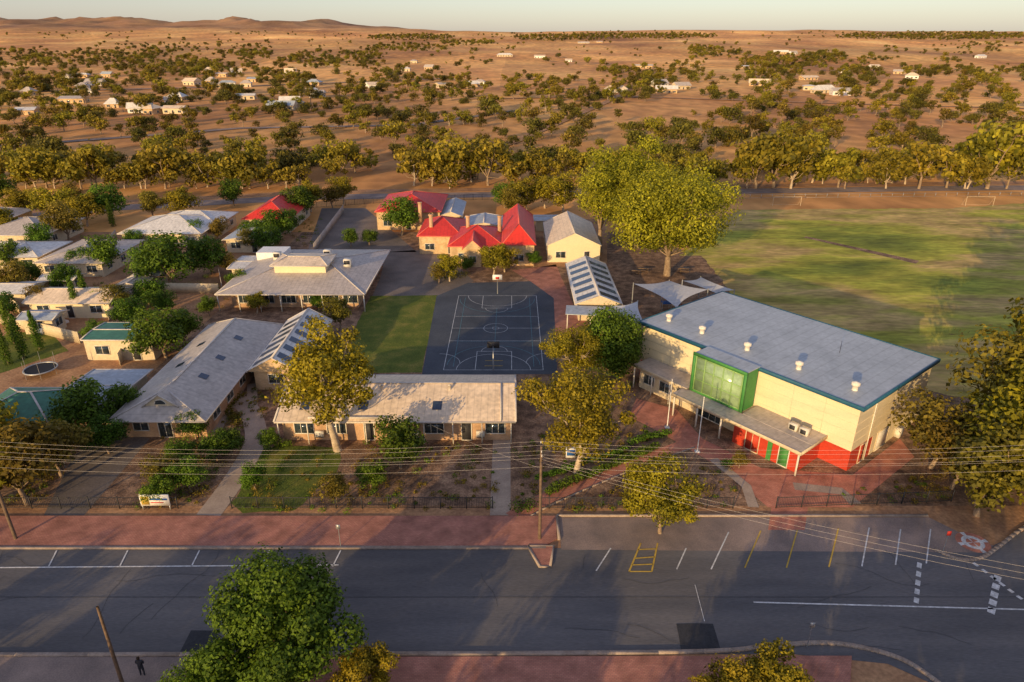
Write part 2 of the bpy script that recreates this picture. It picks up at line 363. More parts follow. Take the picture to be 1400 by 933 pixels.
slab('traffic_island',[W(*p) for p in isl],.14,'brickpave',True); strip('kerb',isl+[isl[0]],.22,0,'kerb',h=.17)
S('asphalt_patch',[(262,862),(298,862),(302,894),(246,894)],7,'patch',wob=.05); S('asphalt_patch',[(925,853),(975,853),(985,889),(930,889)],7,'patch',wob=.04)
mk=MB()
def line(p,q,w=.12,m=0,world=False,z=.045):
    a=Vector(p if world else W(*p));b=Vector(q if world else W(*q)); d=(b-a).normalized(); n=Vector((-d.y,d.x))*w/2
    mk.add([(*(a-n),z),(*(b-n),z),(*(b+n),z),(*(a+n),z)],[(0,1,2,3)],m)
line((-40,777),(463,773),.14)
for x in(75,172,270,366,463): line((x-8,775),(x+3,753),.12)
line((1030,824),(1400,834),.14); 
for a,b,m in[((815,781),(835,750),0),((925,779),(938,750),0),((972,779),(996,728),0),((1018,777),(1040,726),1),((1075,777),(1090,725),1),((1133,776),(1146,723),1),((1178,775),(1188,722),0),((1224,773),(1231,724),0),((1266,771),(1272,724),0)]: line(a,b,.11,m)
for a,b in[((876,743),(860,782)),((899,743),(891,782)),((860,782),(891,782)),((868,764),(895,762)),((872,752),(897,751)),((864,773),(893,772))]: line(a,b,.14,1)
for i in range(5): line((1257-i*1.0,770+i*12),(1256-i*1.0,777+i*12),.35)
for i in range(5): line((1364-i*2.0,788+i*11),(1362-i*2,795+i*11),.5)
for i in range(6): line((1330+i*12,770+i*9),(1337+i*12,775+i*9),.3)
line((950,800),(963,850),.05); 
mk.obj('road_markings',['white','yellow'])
mk=MB(); rs=random.Random(4)
for k in range(22):
    x,y=rs.uniform(-50,40),rs.uniform(36,45.5); a=rs.uniform(-.3,.3)+(1.57 if rs.random()<.35 else 0)
    for j in range(rs.randint(4,10)):
        nx,ny=x+.8*math.cos(a),y+.8*math.sin(a)
        if not 35.5<ny<46: break
        line((x,y),(nx,ny),.03,0,True,.042); x,y=nx,ny; a+=rs.uniform(-.35,.35)
line((-70,40.6),(42,40.6),.05,0,True,.0425)
mk.obj('road_crack_sealing',['seal'])
S('yard_asphalt',[(528,345),(600,340),(648,385),(600,408),(508,408),(520,380)],3,'yard_asphalt')
S('yard_asphalt',[(440,285),(500,285),(570,345),(420,345)],3,'yard_asphalt')
S('driveway',[(60,705),(115,705),(205,600),(150,585),(100,625)],3,'yard_asphalt')
S('school_court_surround',[(597,405),(640,387),(725,385),(757,408),(762,512),(577,512)],5,'court')
S('brick_yard',[(700,370),(760,362),(785,420),(800,440),(758,470),(757,408),(725,385)],3,'brickpave')
S('lawn',[(507,405),(598,404),(577,510),(470,510),(490,440)],4,'lawn',wob=.12)
S('lawn',[(318,690),(362,612),(470,610),(455,650),(400,700),(330,702)],4,'lawn',wob=.3)
S('lawn',[(-60,470),(60,450),(95,480),(-60,530)],4,'lawn',wob=.2)
S('oval_grass',[W(888,440),W(905,375),W(985,300),W(1010,287),W(1300,285),(150,183),(190,150),(140,60),(70,62),(56,72)],2,'oval',True,wob=.5)
S('playground_bark',[(830,350),(960,350),(1000,400),(930,430),(860,440),(840,400)],4,'mulch',wob=.3)
S('bare_dirt',[(735,300),(830,300),(830,365),(700,365)],3,'dirt')
S('brick_plaza',[(870,545),(925,560),(960,600),(1040,640),(1165,650),(1230,600),(1250,625),(1165,694),(1050,694),(985,640),(900,590),(860,570)],4,'redpave')
S('brick_plaza',[(1055,690),(1105,690),(1100,725),(1050,725)],5,'redpave')
strip('brick_path',smooth([(700,708),(750,680),(830,648),(900,622),(960,600)]),1.7,.03,'redpave')
strip('garden_edging',smooth([(715,712),(760,688),(835,655),(905,628),(950,612)]),.15,0,'kerb',h=.1)
strip('concrete_path',[(684,705),(686,600)],1.9,.025,'concrete')
strip('concrete_path',smooth([(285,705),(318,660),(345,615),(350,590),(340,560),(322,545)]),2.3,.025,'concrete')
strip('concrete_path',[(975,628),(1020,665),(1030,694)],1.0,.035,'concrete')
strip('concrete_path',[(1085,665),(1150,672),(1170,690)],1.2,.035,'concrete')
for a in[((290,600),(335,520)),((345,560),(345,525))]: strip('concrete_path',list(a),1.2,.03,'concrete')
rr=[W(-250,325),W(0,300),W(150,285),W(420,270),W(700,266),W(1000,262),W(1280,258),(300,205)]
strip('rear_road',rr,7,.03,'asphalt_park',True)
strip('rear_verge',[(a,b+7) for a,b in rr],5,.02,'dirt',True)
def tline(pts):
    o=[]
    for i in range(len(pts)-1):
        for t in range(24): o.append(WT(pts[i][0]+(pts[i+1][0]-pts[i][0])*t/24,pts[i][1]+(pts[i+1][1]-pts[i][1])*t/24))
    return [p for p in o if p]
strip('country_road',tline([(-60,205),(180,188),(330,176),(560,172),(720,150)]),6,.25,'asphalt_park',True,terrain=True)
strip('country_road',tline([(640,136),(860,133),(1130,142),(1420,150)]),6,.35,'dirt',True,terrain=True)
strip('country_road',tline([(560,236),(700,196),(830,140),(900,98)]),5,.3,'dirt',True,terrain=True)
strip('country_road',tline([(-40,128),(300,120),(620,108)]),7,.4,'asphalt_park',True,terrain=True)
mk=MB()
Z=.05
x0,x1,y0,y1=-9.0,4.1,80.4,108.6; xm=(x0+x1)/2; ym=(y0+y1)/2
def seg(a,b,c,d,w=.08,m=0): line((a,b),(c,d),w,m,True,Z+.004*m)
def arc(cx,cy,r,a0,a1,w=.07,m=0,n=28):
    for i in range(n):
        t0=math.radians(a0+(a1-a0)*i/n);t1=math.radians(a0+(a1-a0)*(i+1)/n)
        seg(cx+r*math.cos(t0),cy+r*math.sin(t0),cx+r*math.cos(t1),cy+r*math.sin(t1),w,m)
for a in[(x0,y0,x1,y0),(x1,y0,x1,y1),(x1,y1,x0,y1),(x0,y1,x0,y0),(x0,ym,x1,ym),(x0,y0+9.4,x1,y0+9.4),(x0,y1-9.4,x1,y1-9.4)]: seg(*a)
arc(xm,ym,1.8,0,360); arc(xm,ym,.5,0,360)
for yb,s in((y0,1),(y1,-1)):
    seg(xm-2.4,yb,xm-2.4,yb+s*5.8);seg(xm+2.4,yb,xm+2.4,yb+s*5.8);seg(xm-2.4,yb+s*5.8,xm+2.4,yb+s*5.8)
    arc(xm,yb+s*5.8,1.8,0,180*s,m=0); arc(xm,yb,4.9,0,180*s,m=0); arc(xm,yb+s*1.5,6.2,0,180*s,m=1)
for q in((x0+1.2,y0+1,x0+1.2,y1-1),(x1-1.2,y0+1,x1-1.2,y1-1),(xm,y0+6,xm,y1-6),(x0+1.2,ym-5,x1-1.2,ym-5),(x0+1.2,ym+5,x1-1.2,ym+5)): seg(*q,.06,1)
arc(x1+1,y0+2,3.2,90,180,m=0); arc(x0-1,y0+2,3,0,90,m=0)
seg(xm-1.2,y0+1.2,xm+1.2,y0+1.2,.1,2);seg(xm-1.2,y0+2.8,xm+1.2,y0+2.8,.1,2)
mk.obj('court_markings',['courtline','teal','yellow'])
def hoop(x,y,s,bm='whitep',rm='redcol'):
    mb=MB(); mb.tube([(0,0,0),(0,0,2.6),(0,s*-.9,3.1)],[.09,.08,.06],8,0); mb.box(-.8,.8,-s*1.0-.03,-s*1.0+.03,2.85,3.75,1)
    mb.box(-.3,.3,-s*1.0-.06,-s*1.0+.05,3.0,3.4,2)
    pts=[(.23*math.cos(t*.5236),-s*1.35+.23*math.sin(t*.5236),3.05) for t in range(13)]; mb.tube(pts,[.015]*13,5,2)
    o=mb.obj('basketball_hoop',['steel',bm,rm]); o.location=(x,y,0)
hoop(xm,y1+1.0,1); hoop(xm,y0-.2,-1,'dark','dark')
# ---------------------------------------------------------------- building tools
class B:
    def __init__(s,name,cx,cy,rot=0): s.e=empty(name,cx,cy,0,rot)
    def box(s,n,*a): return box(n,*a,parent=s.e)
    def roof(s,x0,x1,y0,y1,ze,zr,kind,axis,mat,wall='creamd',cap='cap',inset=None,name='roof'):
        xm,ym=(x0+x1)/2,(y0+y1)/2
        ins=(0 if kind=='gable' else (inset if inset is not None else (min(x1-x0,y1-y0)/2)))
        if axis=='x': r0,r1=(x0+ins,ym,zr),(x1-ins,ym,zr); v=[(x0,y0,ze),(x1,y0,ze),(x1,y1,ze),(x0,y1,ze),r0,r1]; f=[(0,1,5,4),(2,3,4,5),(1,2,5),(3,0,4),(0,3,2,1)]
        else: r0,r1=(xm,y0+ins,zr),(xm,y1-ins,zr); v=[(x0,y0,ze),(x1,y0,ze),(x1,y1,ze),(x0,y1,ze),r0,r1]; f=[(1,2,5,4),(3,0,4,5),(0,1,4),(2,3,5),(0,3,2,1)]
        g=1 if kind=='gable' else 0
        mesh_obj(name,v,f,[mat,wall],s.e,[0,0,g,g,1])
        mb=MB()
        up=Vector((0,0,.03)); V=[Vector(p) for p in v]
        mb.bar(V[4]+up,V[5]+up,.28,.06)
        ends=[(0,4),(3,4),(1,5),(2,5)] if axis=='x' else [(0,4),(1,4),(3,5),(2,5)]
        for a,b in ends: mb.bar(V[a]+up,V[b]+up,.2,.07)
        for a,b in((0,1),(1,2),(2,3),(3,0)):
            if kind=='gable' and ((axis=='x' and (a,b) in((1,2),(3,0))) or (axis=='y' and (a,b) in((0,1),(2,3)))): continue
            mb.bar(V[a]+Vector((0,0,-.06)),V[b]+Vector((0,0,-.06)),.14,.16)
        mb.obj('gutters_and_caps',[cap],s.e)
    def walls(s,x0,x1,y0,y1,h,mat,z0=0,name='walls'): s.box(name,x0,x1,y0,y1,z0,h,mat)
    def win(s,side,pos,z,w,h,x0,x1,y0,y1,glass='glass',frame='frame',n=1,name='window'):
        mb=MB(); fw=.09
        def bx(a0,a1,c0,c1,d,mi):
            if side=='S': mb.box(a0,a1,y0-d,y0+.02,c0,c1,mi)
            if side=='N': mb.box(a0,a1,y1-.02,y1+d,c0,c1,mi)
            if side=='E': mb.box(x1-.02,x1+d,a0,a1,c0,c1,mi)
            if side=='W': mb.box(x0-d,x0+.02,a0,a1,c0,c1,mi)
        a,b=pos-w/2,pos+w/2
        bx(a,b,z,z+h,.03,1)
        bx(a-fw,a,z-fw,z+h+fw,.07,0);bx(b,b+fw,z-fw,z+h+fw,.07,0);bx(a,b,z+h,z+h+fw,.07,0);bx(a,b,z-fw,z,.10,0)
        for i in range(1,n): c=a+(b-a)*i/n; bx(c-.03,c+.03,z,z+h,.06,0)
        mb.obj(name,[frame,glass],s.e)
    def posts(s,pts,h,r=.07,mat='frame',name='verandah_posts'):
        mb=MB()
        for p in pts: mb.box(p[0]-r,p[0]+r,p[1]-r,p[1]+r,0,h)
        mb.obj(name,[mat],s.e)
def simple_house(name,X0,X1,Y0,Y1,ze,zr,kind='hip',axis=None,roof='rf_grey_x',wall='creamd',cap='cap',ov=.6,rot=0,inset=None,wins=True):
    cx,cy=(X0+X1)/2,(Y0+Y1)/2; a,b=(X1-X0)/2,(Y1-Y0)/2
    axis=axis or('x' if a>=b else 'y')
    h=B(name,cx,cy,rot); h.roof(-a,a,-b,b,ze,zr,kind,axis,roof,wall,cap,inset)
    w=(-a+ov,a-ov,-b+ov,b-ov); h.walls(*w,ze-.02,wall)
    if wins:
        n=max(1,int(2*a/4))
        for i in range(n):
            p=w[0]+(w[1]-w[0])*(i+.5)/n
            if i==n//2 and n>1: h.win('S',p,.1,.95,2.05,*w,glass='dark',name='door')
            else: h.win('S',p,.95,min(1.8,a*.6),1.15,*w,n=2)
        n=max(1,int(2*b/5))
        for i in range(n):
            p=w[2]+(w[3]-w[2])*(i+.5)/n
            h.win('E',p,.95,1.5,1.1,*w,n=2); h.win('W',p,.95,1.5,1.1,*w,n=2)
    return h
def hpx(name,xl,xr,yf,yb,ze,zr,**k):
    X0,Y0=W(xl,yf,ze);X1,_=W(xr,yf,ze);_,Y1=W(xl,yb,ze)
    return simple_house(name,X0,X1,Y0,Y1,ze,zr,**k)
# ---- hall
ang=math.atan2(-21.3,17.25)
h=B('school_gymnasium_hall',16.5,78.9,ang); LX,LY=27.4,16.5
h.box('wall_upper',0,LX,0,LY,2.3,7.3,'cream'); h.box('wall_base',.0,LX,0.0,LY,0,2.296,'hallred')
mb=MB()
for z in(3.3,4.3,5.3,6.3): mb.box(-.012,LX+.012,-.012,0,z,z+.03); mb.box(LX,LX+.012,0,LY,z,z+.03)
for x in(4.5,9,20.5,24): mb.box(x,x+.04,-.014,0,2.3,7.3)
for y in(4,8,12): mb.box(LX,LX+.014,y,y+.04,2.3,7.3)
mb.obj('cladding_joints',['creamd'],h.e)
h.box('wall_base_cream',LX+.001,LX+.03,4.6,LY,0,2.296,'cream')
h.box('roof',-.35,LX+.35,-.35,LY+.35,7.32,7.55,'rf_hall')
mb=MB(); 
for a in[(-.5,LX+.5,-.5,-.352,7.2,7.62),(-.5,LX+.5,LY+.352,LY+.5,7.2,7.62),(-.5,-.352,-.352,LY+.352,7.2,7.62),(LX+.352,LX+.5,-.352,LY+.352,7.2,7.62)]: mb.box(*a)
mb.obj('blue_fascia',['bluefascia'],h.e)
h.box('entry_tower',10,16.5,-2.8,-.51,2.9,7.5,'green_paint')
h.box('entry_tower_roof',9.9,16.6,-2.9,-.36,7.63,7.72,'rf_hall')
mb=MB()
mb.box(10.25,16.25,-2.86,-2.8,3.3,7.3,0)
for i in range(6): x=10.25+6*i/5; mb.box(x-.06,x+.06,-2.93,-2.86,3.2,7.4,1)
for z in(3.25,4.6,5.9,7.3): mb.box(10.2,16.3,-2.92,-2.865,z-.06,z+.06,1)
mb.box(9.8,10.15,-2.98,-2.82,3,7.75,2); mb.box(16.35,16.7,-2.98,-2.82,3,7.75,2); mb.box(9.8,16.7,-3.0,-2.99+.1,7.45,7.8,2)
mb.obj('entry_curtain_glass',['glassg','greenpanel','green_paint'],h.e)
h.box('lower_canopy_roof',1.5,9.6,-3.2,-.02,3.0,3.15,'rf_grey_x')
h.box('canopy_roof',9.0,24.8,-5.0,-2.86,2.75,2.9,'rf_grey_x'); h.box('canopy_roof_inner',16.8,24.8,-2.855,-.02,2.78,2.93,'rf_grey_x')
mb=MB(); mb.box(8.9,24.9,-5.1,-5.003,2.6,2.95); mb.box(24.803,24.9,-5,-.02,2.6,2.95); mb.box(1.4,9.0,-3.3,-3.203,2.9,3.2); mb.obj('canopy_fascia',['creamd'],h.e)
h.box('foyer_red_wall',16.9,24.3,-4.3,-.05,0,2.74,'hallred'); h.box('foyer_wall',2,16.85,-2.4,-.05,0,2.74,'creamd')
w=(16.9,24.3,-4.3,0)
h.win('S',19.2,.1,1.5,2.1,*w,glass='hallred',frame='creamd',n=2,name='door'); h.win('S',22.8,.1,1.0,2.1,*w,glass='green_paint',name='door')
h.box('green_column',21.0,21.5,-4.42,-4.31,0,2.74,'green_paint')
w=(2,16.85,-2.4,0)
for p in(3.5,6,8.5): h.win('S',p,.9,1.6,1.2,*w,n=2)
h.win('S',12.5,.1,3.4,2.3,*w,n=4,name='entry_doors')
h.posts([(x,-4.85) for x in(9.3,12.5,15.6,24.6)],2.75,.08,'frame'); h.posts([(x,-3.1) for x in(1.7,4.5,7.2)],3.0,.07,'frame')
h.win('E',2.6,.05,1.0,2.1,0,LX,0,LY,glass='hallred',frame='creamd',name='door'); h.win('E',7,.05,2.6,2.2,0,LX+.03,0,LY,glass='frame',frame='creamd',name='roller_door')
mb=MB(); mb.box(LX+.04,LX+.6,10.2,11.2,.1,1.1,0); mb.tube([(LX+.61,10.7,.6),(LX+.63,10.7,.6)],[.35,.35],12,1); mb.box(LX+.04,LX+.14,3.3,3.4,0,7.2,0); mb.obj('air_conditioner_and_downpipe',['frame','dark'],h.e)
for i,x in enumerate((1.8,6.8,13,19.3,25.4)):
    mb=MB()
    mb.tube([(0,0,0),(0,0,.55),(0,0,.56),(0,0,.85),(0,0,.95)],[.3,.3,.45,.42,.02],12,0)
    o=mb.obj('roof_ventilator',['frame'],h.e); o.location=(x,2.6,7.55)
for x in(22,23.2):
    mb=MB(); mb.box(-.45,.45,-.35,.35,0,.7,0); mb.box(-.3,.3,-.37,-.352,.1,.6,1); o=mb.obj('air_conditioner',['frame','dark'],h.e); o.location=(x,-1.6,2.95)
mb=MB(); mb.tube([(0,0,7.5),(0,0,9)],[.03,.02],5); mb.obj('roof_mast',['dark'],h.e).location=(20,10,0)
# ---- front long classroom block
f=B('front_classroom_block',-12.4,68,0); a,b=12.8,5.5
f.roof(-a,a,-b,b,2.8,4.6,'gable','x','rf_tan','wallbrick'); w=(-a+.5,a-.5,-b+.9,b-.7); f.walls(*w,2.74,'wallbrick')
for i,p in enumerate((-10,-6.5,-3,.5,4,7.5,10.6)):
    if i in(2,5): f.win('S',p,.05,1.0,2.1,*w,glass='dark',name='door')
    else: f.win('S',p,.9,2.0,1.2,*w,n=3)
for p in(-8.3,1.9,9.0):
    mb=MB(); mb.box(p-.45,p+.45,w[2]-.5,w[2]-.002,.6,1.3,0); mb.tube([(p-.1,w[2]-.51,.95),(p-.1,w[2]-.53,.95)],[.28,.28],12,1); mb.box(p-.42,p+.42,w[2]-.52,w[2]-.501,.63,.7,1); mb.obj('air_conditioner',['frame','dark'],f.e)
f.posts([(x,-b+.12) for x in np.arange(-a+.3,a,3.1)],2.74,.05,'frame')
s_=(4.6-2.8)/b
mb=MB()
for x in(-10.5,-4.2,3.8): 
    y=-3.9
    z=2.8+(b+y)*s_; mb.add([(x,y,z+.05),(x+1,y,z+.05),(x+1,y+1.2,z+1.2*s_+.05),(x,y+1.2,z+1.2*s_+.05)],[(0,1,2,3)])
mb.obj('roof_skylight',['solar'],f.e)
mb=MB(); mb.bar((a-1.6,-b,2.9),(a-1.6,0,4.7),.16,.12); mb.bar((-a+3.5,-b+.4,3.05),(-a+12,-b+.4,3.05),.1,.3); mb.obj('roof_gutters',['cap'],f.e)
for x in(-2,5.5):
    mb=MB(); mb.tube([(0,0,-.2),(0,0,.5),(0,0,.51),(0,0,.65)],[.15,.15,.24,.02],8); mb.obj('roof_vent',['cap'],f.e).location=(x,-1,4.3)
# ---- left block with dutch gable
d=B('dutch_gable_classroom',-37.7,76,0); a,b=5.2,13.4
d.roof(-a,a,-b,b,2.8,5.0,'hip','y','rf_grey_y','wallbrick',inset=3.2); w=(-a+.8,a-.8,-b+1.4,b-.6); d.walls(*w,2.74,'wallbrick')
gy=-b+1.5; mb=MB()
mb.add([(-1.7,gy,3.85),(1.7,gy,3.85),(0,gy,5.15),(0,gy,5.15)],[(0,1,2,3)],1)
mb.add([(-2.0,gy-.15,3.72),(0,gy-.15,5.22),(0,gy+3.2,5.12),(-2.0,gy+3.2,3.72)],[(3,2,1,0)],0); mb.add([(2.0,gy-.15,3.72),(2.0,gy+3.2,3.72),(0,gy+3.2,5.12),(0,gy-.15,5.22)],[(0,1,2,3)],0)
mb.bar((-2.0,gy-.17,3.76),(0,gy-.17,5.26),.08,.14,2); mb.bar((2.0,gy-.17,3.76),(0,gy-.17,5.26),.08,.14,2)
mb.obj('gablet',['rf_grey_y','creamd','cap'],d.e)
mb=MB(); c=(0,gy-.03,4.05)
pts=[(.62*math.cos(math.pi*i/10),c[1],c[2]+.55*math.sin(math.pi*i/10)) for i in range(11)]
for i in range(10): mb.add([(0,c[1],c[2]),(0,c[1],c[2]),pts[i],pts[i+1]],[(0,1,2,3)],0)
mb.tube(pts,[.05]*11,5,1); mb.obj('arched_window',['glass','frame'],d.e)
for p in(-2.6,2.6): d.win('S',p,.9,1.6,1.3,*w,n=2)
d.win('S',0,.05,1.4,2.2,*w,n=2,name='door')
for p in(-9,-5,-1,3,7): d.win('W',p,.9,1.8,1.2,*w,n=2); d.win('E',p,.9,1.8,1.2,*w,n=2)
s_=2.2/a
mb=MB()
for sx,y in((1,-6),(1,-1),(1,5),(-1,-3),(-1,3)):
    xa,xb=sx*1.6,sx*2.5; za,zb=2.8+(a-abs(xa))*s_+.06,2.8+(a-abs(xb))*s_+.06
    q=[(xa,y,za),(xb,y,zb),(xb,y+1,zb),(xa,y+1,za)]; mb.add(q if sx>0 else q[::-1],[(0,1,2,3)])
mb.obj('roof_skylight',['solar'],d.e)
def striped(name,X0,X1,Y0,Y1,ze,zr,rows,wall='creamd'):
    g=simple_house(name,X0,X1,Y0,Y1,ze,zr,kind='gable',axis='y',roof='rf_white',wall=wall)
    a,b=(X1-X0)/2,(Y1-Y0)/2; s_=(zr-ze)/a; mb=MB()
    for i in range(rows):
        y=-b+.9+(2*b-1.8)*i/rows; L_=(2*b-1.8)/rows*.5
        for sx in(-1,1):
            xa,xb=sx*.35,sx*(a-.35); za,zb=ze+(a-.35)*s_+.05,ze+.35*s_+.05
            q=[(xa,y,za),(xb,y,zb),(xb,y+L_,zb),(xa,y+L_,za)]; mb.add(q if sx>0 else q[::-1],[(0,1,2,3)])
    mb.obj('roof_solar_panels',['solar'],g.e); return g
striped('striped_roof_classroom',-32.3,-25.8,74.4,91,2.8,4.6,6,'stone')
g=striped('long_striped_roof_classroom',9.6,16.8,97,117.5,2.9,4.3,6)
aw=B('verandah_shelter',13.5,94.3,math.radians(-6)); aw.box('roof',-5.5,5.2,-1.7,1.9,2.75,2.87,'rf_blue'); aw.posts([(-5.2,-1.5),(-1.8,-1.5),(1.8,-1.5),(5,-1.5)],2.75)
# ---- large hip building
L=B('library_building',-35,113.5,0); a,b=11.8,12.4
L.roof(-a,a,-b,b,3.0,4.9,'hip','x','rf_grey_x','wallbrick',inset=9); w=(-a+1.6,a-1.6,-b+2.2,b-1); L.walls(*w,2.95,'wallbrick')
L.box('clerestory',-4.5,4.0,-5,1,4.0,5.5,'cream'); L.roof(-5,4.5,-5.5,1.5,5.5,6.1,'hip','x','rf_tan','cream',inset=2,name='clerestory_roof')
for p in(-8,-4.5,-1,2.5,6,9): L.win('S',p,.8,2.2,1.5,*w,n=3)
for p in(-6,-1,4,9): L.win('E',p,.8,2,1.5,*w,n=2)
L.posts([(x,-b+.15) for x in np.arange(-a+.3,a,3.3)],2.95)
for x,y in((-6.5,3),(2,4.5),(6.8,-1)):
    mb=MB(); mb.box(-.6,.6,-.6,.6,-.6,.9,0); mb.box(-.5,.5,-.62,-.602,.1,.75,1); mb.obj('evaporative_cooler',['frame','dark'],L.e).location=(x,y,4.4)
L.box('white_plant_room',-11,-6,5,9,2.5,4.6,'whitep')
# ---- red roof heritage school
def red(name,xl,xr,yf,yb,ze,zr,kind='hip',axis=None,wall='stone',inset=None): return hpx(name,xl,xr,yf,yb,ze,zr,kind=kind,axis=axis,roof='rf_red',wall=wall,cap='capred',ov=.35,inset=inset)
red('heritage_school_house',512,603,290,266,4.2,6.6)
red('heritage_school_house',570,632,323,300,3.8,6.2,axis='x')
red('heritage_school_house',612,690,337,312,3.6,6.0,axis='x')
hg=red('heritage_school_house',632,660,341,325,3.6,5.3,kind='gable',axis='y')
hh=red('heritage_school_house',686,733,335,294,4.2,7.4,kind='hip',axis='y',inset=3.2)
mb=MB(); 
for px_,py_ in((590,316),(683,318),(575,298),(640,318)):
    x,y=W(px_,py_,4); mb.box(x-.35,x+.35,y-.3,y+.3,3,7.2,0); mb.box(x-.45,x+.45,y-.4,y+.4,7.2,7.4,0)
mb.obj('brick_chimney',['wallbrick'])
hpx('bluegrey_roof_office',600,632,296,276,3,4,kind='gable',roof='rf_blue'); hpx('bluegrey_roof_office',632,690,310,296,3.0,3.8,kind='gable',roof='rf_blue')
hpx('cream_shed',748,822,336,304,3.4,5.8,kind='gable',axis='y',roof='rf_tan',wall='cream',ov=.15)
hpx('grey_carport',730,775,302,294,2.6,2.9,kind='gable',roof='rf_blue',wins=False)
# ---- residential
hpx('suburban_house',160,275,320,296,3,5.2,roof='rf_white'); hpx('suburban_house',200,298,308,290,3,4.8,roof='rf_white')
hpx('suburban_house',330,396,300,275,3.4,6.2,roof='rf_red',cap='capred'); hpx('garage',303,362,329,307,2.7,3.4,kind='gable',axis='y',roof='rf_blue')
hpx('suburban_house',-40,60,322,298,3,5,roof='rf_grey_x'); hpx('suburban_house',-70,52,352,330,2.8,4.2,roof='rf_white')
hpx('suburban_house',44,140,360,328,2.8,4.4,roof='rf_grey_x',axis='y'); hpx('shed',30,150,415,393,2.7,3.8,kind='gable',roof='rf_tan',wall='cream')
hpx('shed',155,192,392,380,2.4,3,kind='gable',roof='rf_grey_x'); hpx('shed',-30,35,402,385,2.5,3.2,kind='gable',roof='rf_white')
hpx('shed',50,100,384,374,2.5,3.0,kind='gable',roof='rf_white'); hpx('shed',20,72,438,424,2.5,3.0,kind='gable',roof='rf_blue')
cb=hpx('cream_workshop',110,207,465,441,3.1,3.3,kind='gable',roof='rf_green',wall='creamd',ov=.2)
hpx('carport',62,152,558,505,2.5,2.75,kind='gable',axis='x',roof='rf_blue',wins=False); hpx('green_roof_house',-60,68,582,530,2.9,4.6,roof='rf_green',wall='wallbrick')
hpx('shed',178,215,378,366,2.4,2.9,kind='gable',roof='rf_blue'); hpx('shed',310,372,368,350,2.8,3.0,kind='gable',roof='rf_white')
hpx('suburban_house',-60,10,300,286,3,4.6,roof='rf_grey_x')
farm=[(152,148,9,'rf_white'),(240,138,12,'rf_white'),(232,142,9,'rf_grey_x'),(395,146,13,'rf_white'),(408,149,8,'rf_grey_x'),(646,120,15,'rf_white'),(656,116,10,'rf_grey_x'),(912,128,17,'rf_white'),(903,119,13,'rf_grey_x'),(1128,128,20,'rf_white'),(1152,131,14,'rf_grey_x'),(1108,124,10,'rf_white'),(880,94,24,'rf_grey_x'),(690,78,26,'rf_white'),(738,80,18,'rf_tan'),(798,60,30,'rf_white'),(820,59,18,'rf_grey_x'),(843,127,18,'rf_tan'),(1342,80,22,'rf_white'),(1068,74,24,'rf_white'),(1085,75,14,'rf_grey_x'),(1040,118,18,'rf_tan'),(30,158,11,'rf_white'),(190,155,14,'rf_white'),(205,157,8,'rf_tan')]
rs=random.Random(12)
for k in range(30): farm.append((rs.uniform(0,620),rs.triangular(84,160,100),rs.uniform(9,17),rs.choice(['rf_white','rf_grey_x','rf_grey_x','rf_tan','rf_blue'])))
for k in range(8): farm.append((rs.uniform(760,1380),rs.uniform(85,125),rs.uniform(10,18),rs.choice(['rf_white','rf_grey_x','rf_tan','rf_grey_x'])))
for i,(px_,py_,w_,r) in enumerate(farm):
    q=WT(px_,py_)
    if q:
        z=height(*q); hs=simple_house('farm_house' if w_>13 else 'farm_shed',q[0]-w_/2,q[0]+w_/2,q[1],q[1]+random.uniform(6,11),random.uniform(2.6,3.6),random.uniform(4.2,6.2),roof=r,kind=random.choice(['hip','gable']),wall=random.choice(['whitep','creamd','stone']),rot=random.uniform(-.5,.5)); hs.e.location.z=z-.3
# ---------------------------------------------------------------- shade sails
def sail(corners,sag=.8):
    e=empty('shade_sail'); n=10; mb=MB(); c=[Vector(p) for p in corners]; vs=[]
    for i in range(n+1):
        for j in range(n+1):
            u,v=i/n,j/n
            pu=.5+(u-.5)*(1-.18*math.sin(math.pi*v)); pv=.5+(v-.5)*(1-.18*math.sin(math.pi*u))
            p=c[0]*(1-pu)*(1-pv)+c[1]*pu*(1-pv)+c[2]*pu*pv+c[3]*(1-pu)*pv
            p.z-=sag*.25*math.sin(math.pi*u)*math.sin(math.pi*v); vs.append(tuple(p))
    mb.add(vs,[(i*(n+1)+j,(i+1)*(n+1)+j,(i+1)*(n+1)+j+1,i*(n+1)+j+1) for i in range(n) for j in range(n)]); mb.obj('fabric',['sail'],e)
    mb=MB()
    for p in c: mb.tube([(p.x,p.y,0),(p.x,p.y,p.z+.15)],[.09,.08],8)
    mb.obj('posts',['steel'],e)
def sp(px_,py_,z): x,y=W(px_,py_,z); return(x,y,z)
sail([sp(866,388,5.0),sp(925,421,3.4),sp(968,396,5.0),sp(915,384,3.6)]); sail([sp(933,384,5.0),sp(985,404,3.4),sp(1004,397,4.6),sp(958,379,3.6)]); sail([sp(836,418,3.4),sp(866,446,4.4),sp(880,441,3.2),sp(872,412,4.6)])
pg=MB(); x,y=W(905,425)
for dx,dy in((0,0),(1.4,0),(1.4,1.4),(0,1.4)): pg.tube([(x+dx,y+dy,0),(x+dx,y+dy,2.2)],[.06,.06],6,0)
pg.box(x,x+1.4,y,y+1.4,1.1,1.2,1); pg.box(x-.1,x+1.5,y-.1,y+1.5,2.2,2.3,2)
pg.add([(x+1.4,y+.4,1.2),(x+1.4,y+1,1.2),(x+3.6,y+1,.25),(x+3.6,y+.4,.25)],[(0,1,2,3)],1); pg.bar((x+1.4,y+.4,1.35),(x+3.6,y+.4,.4),.05,.2,2); pg.bar((x+1.4,y+1,1.35),(x+3.6,y+1,.4),.05,.2,2)
pg.obj('playground_slide',['steel','bluecol','redcol'])
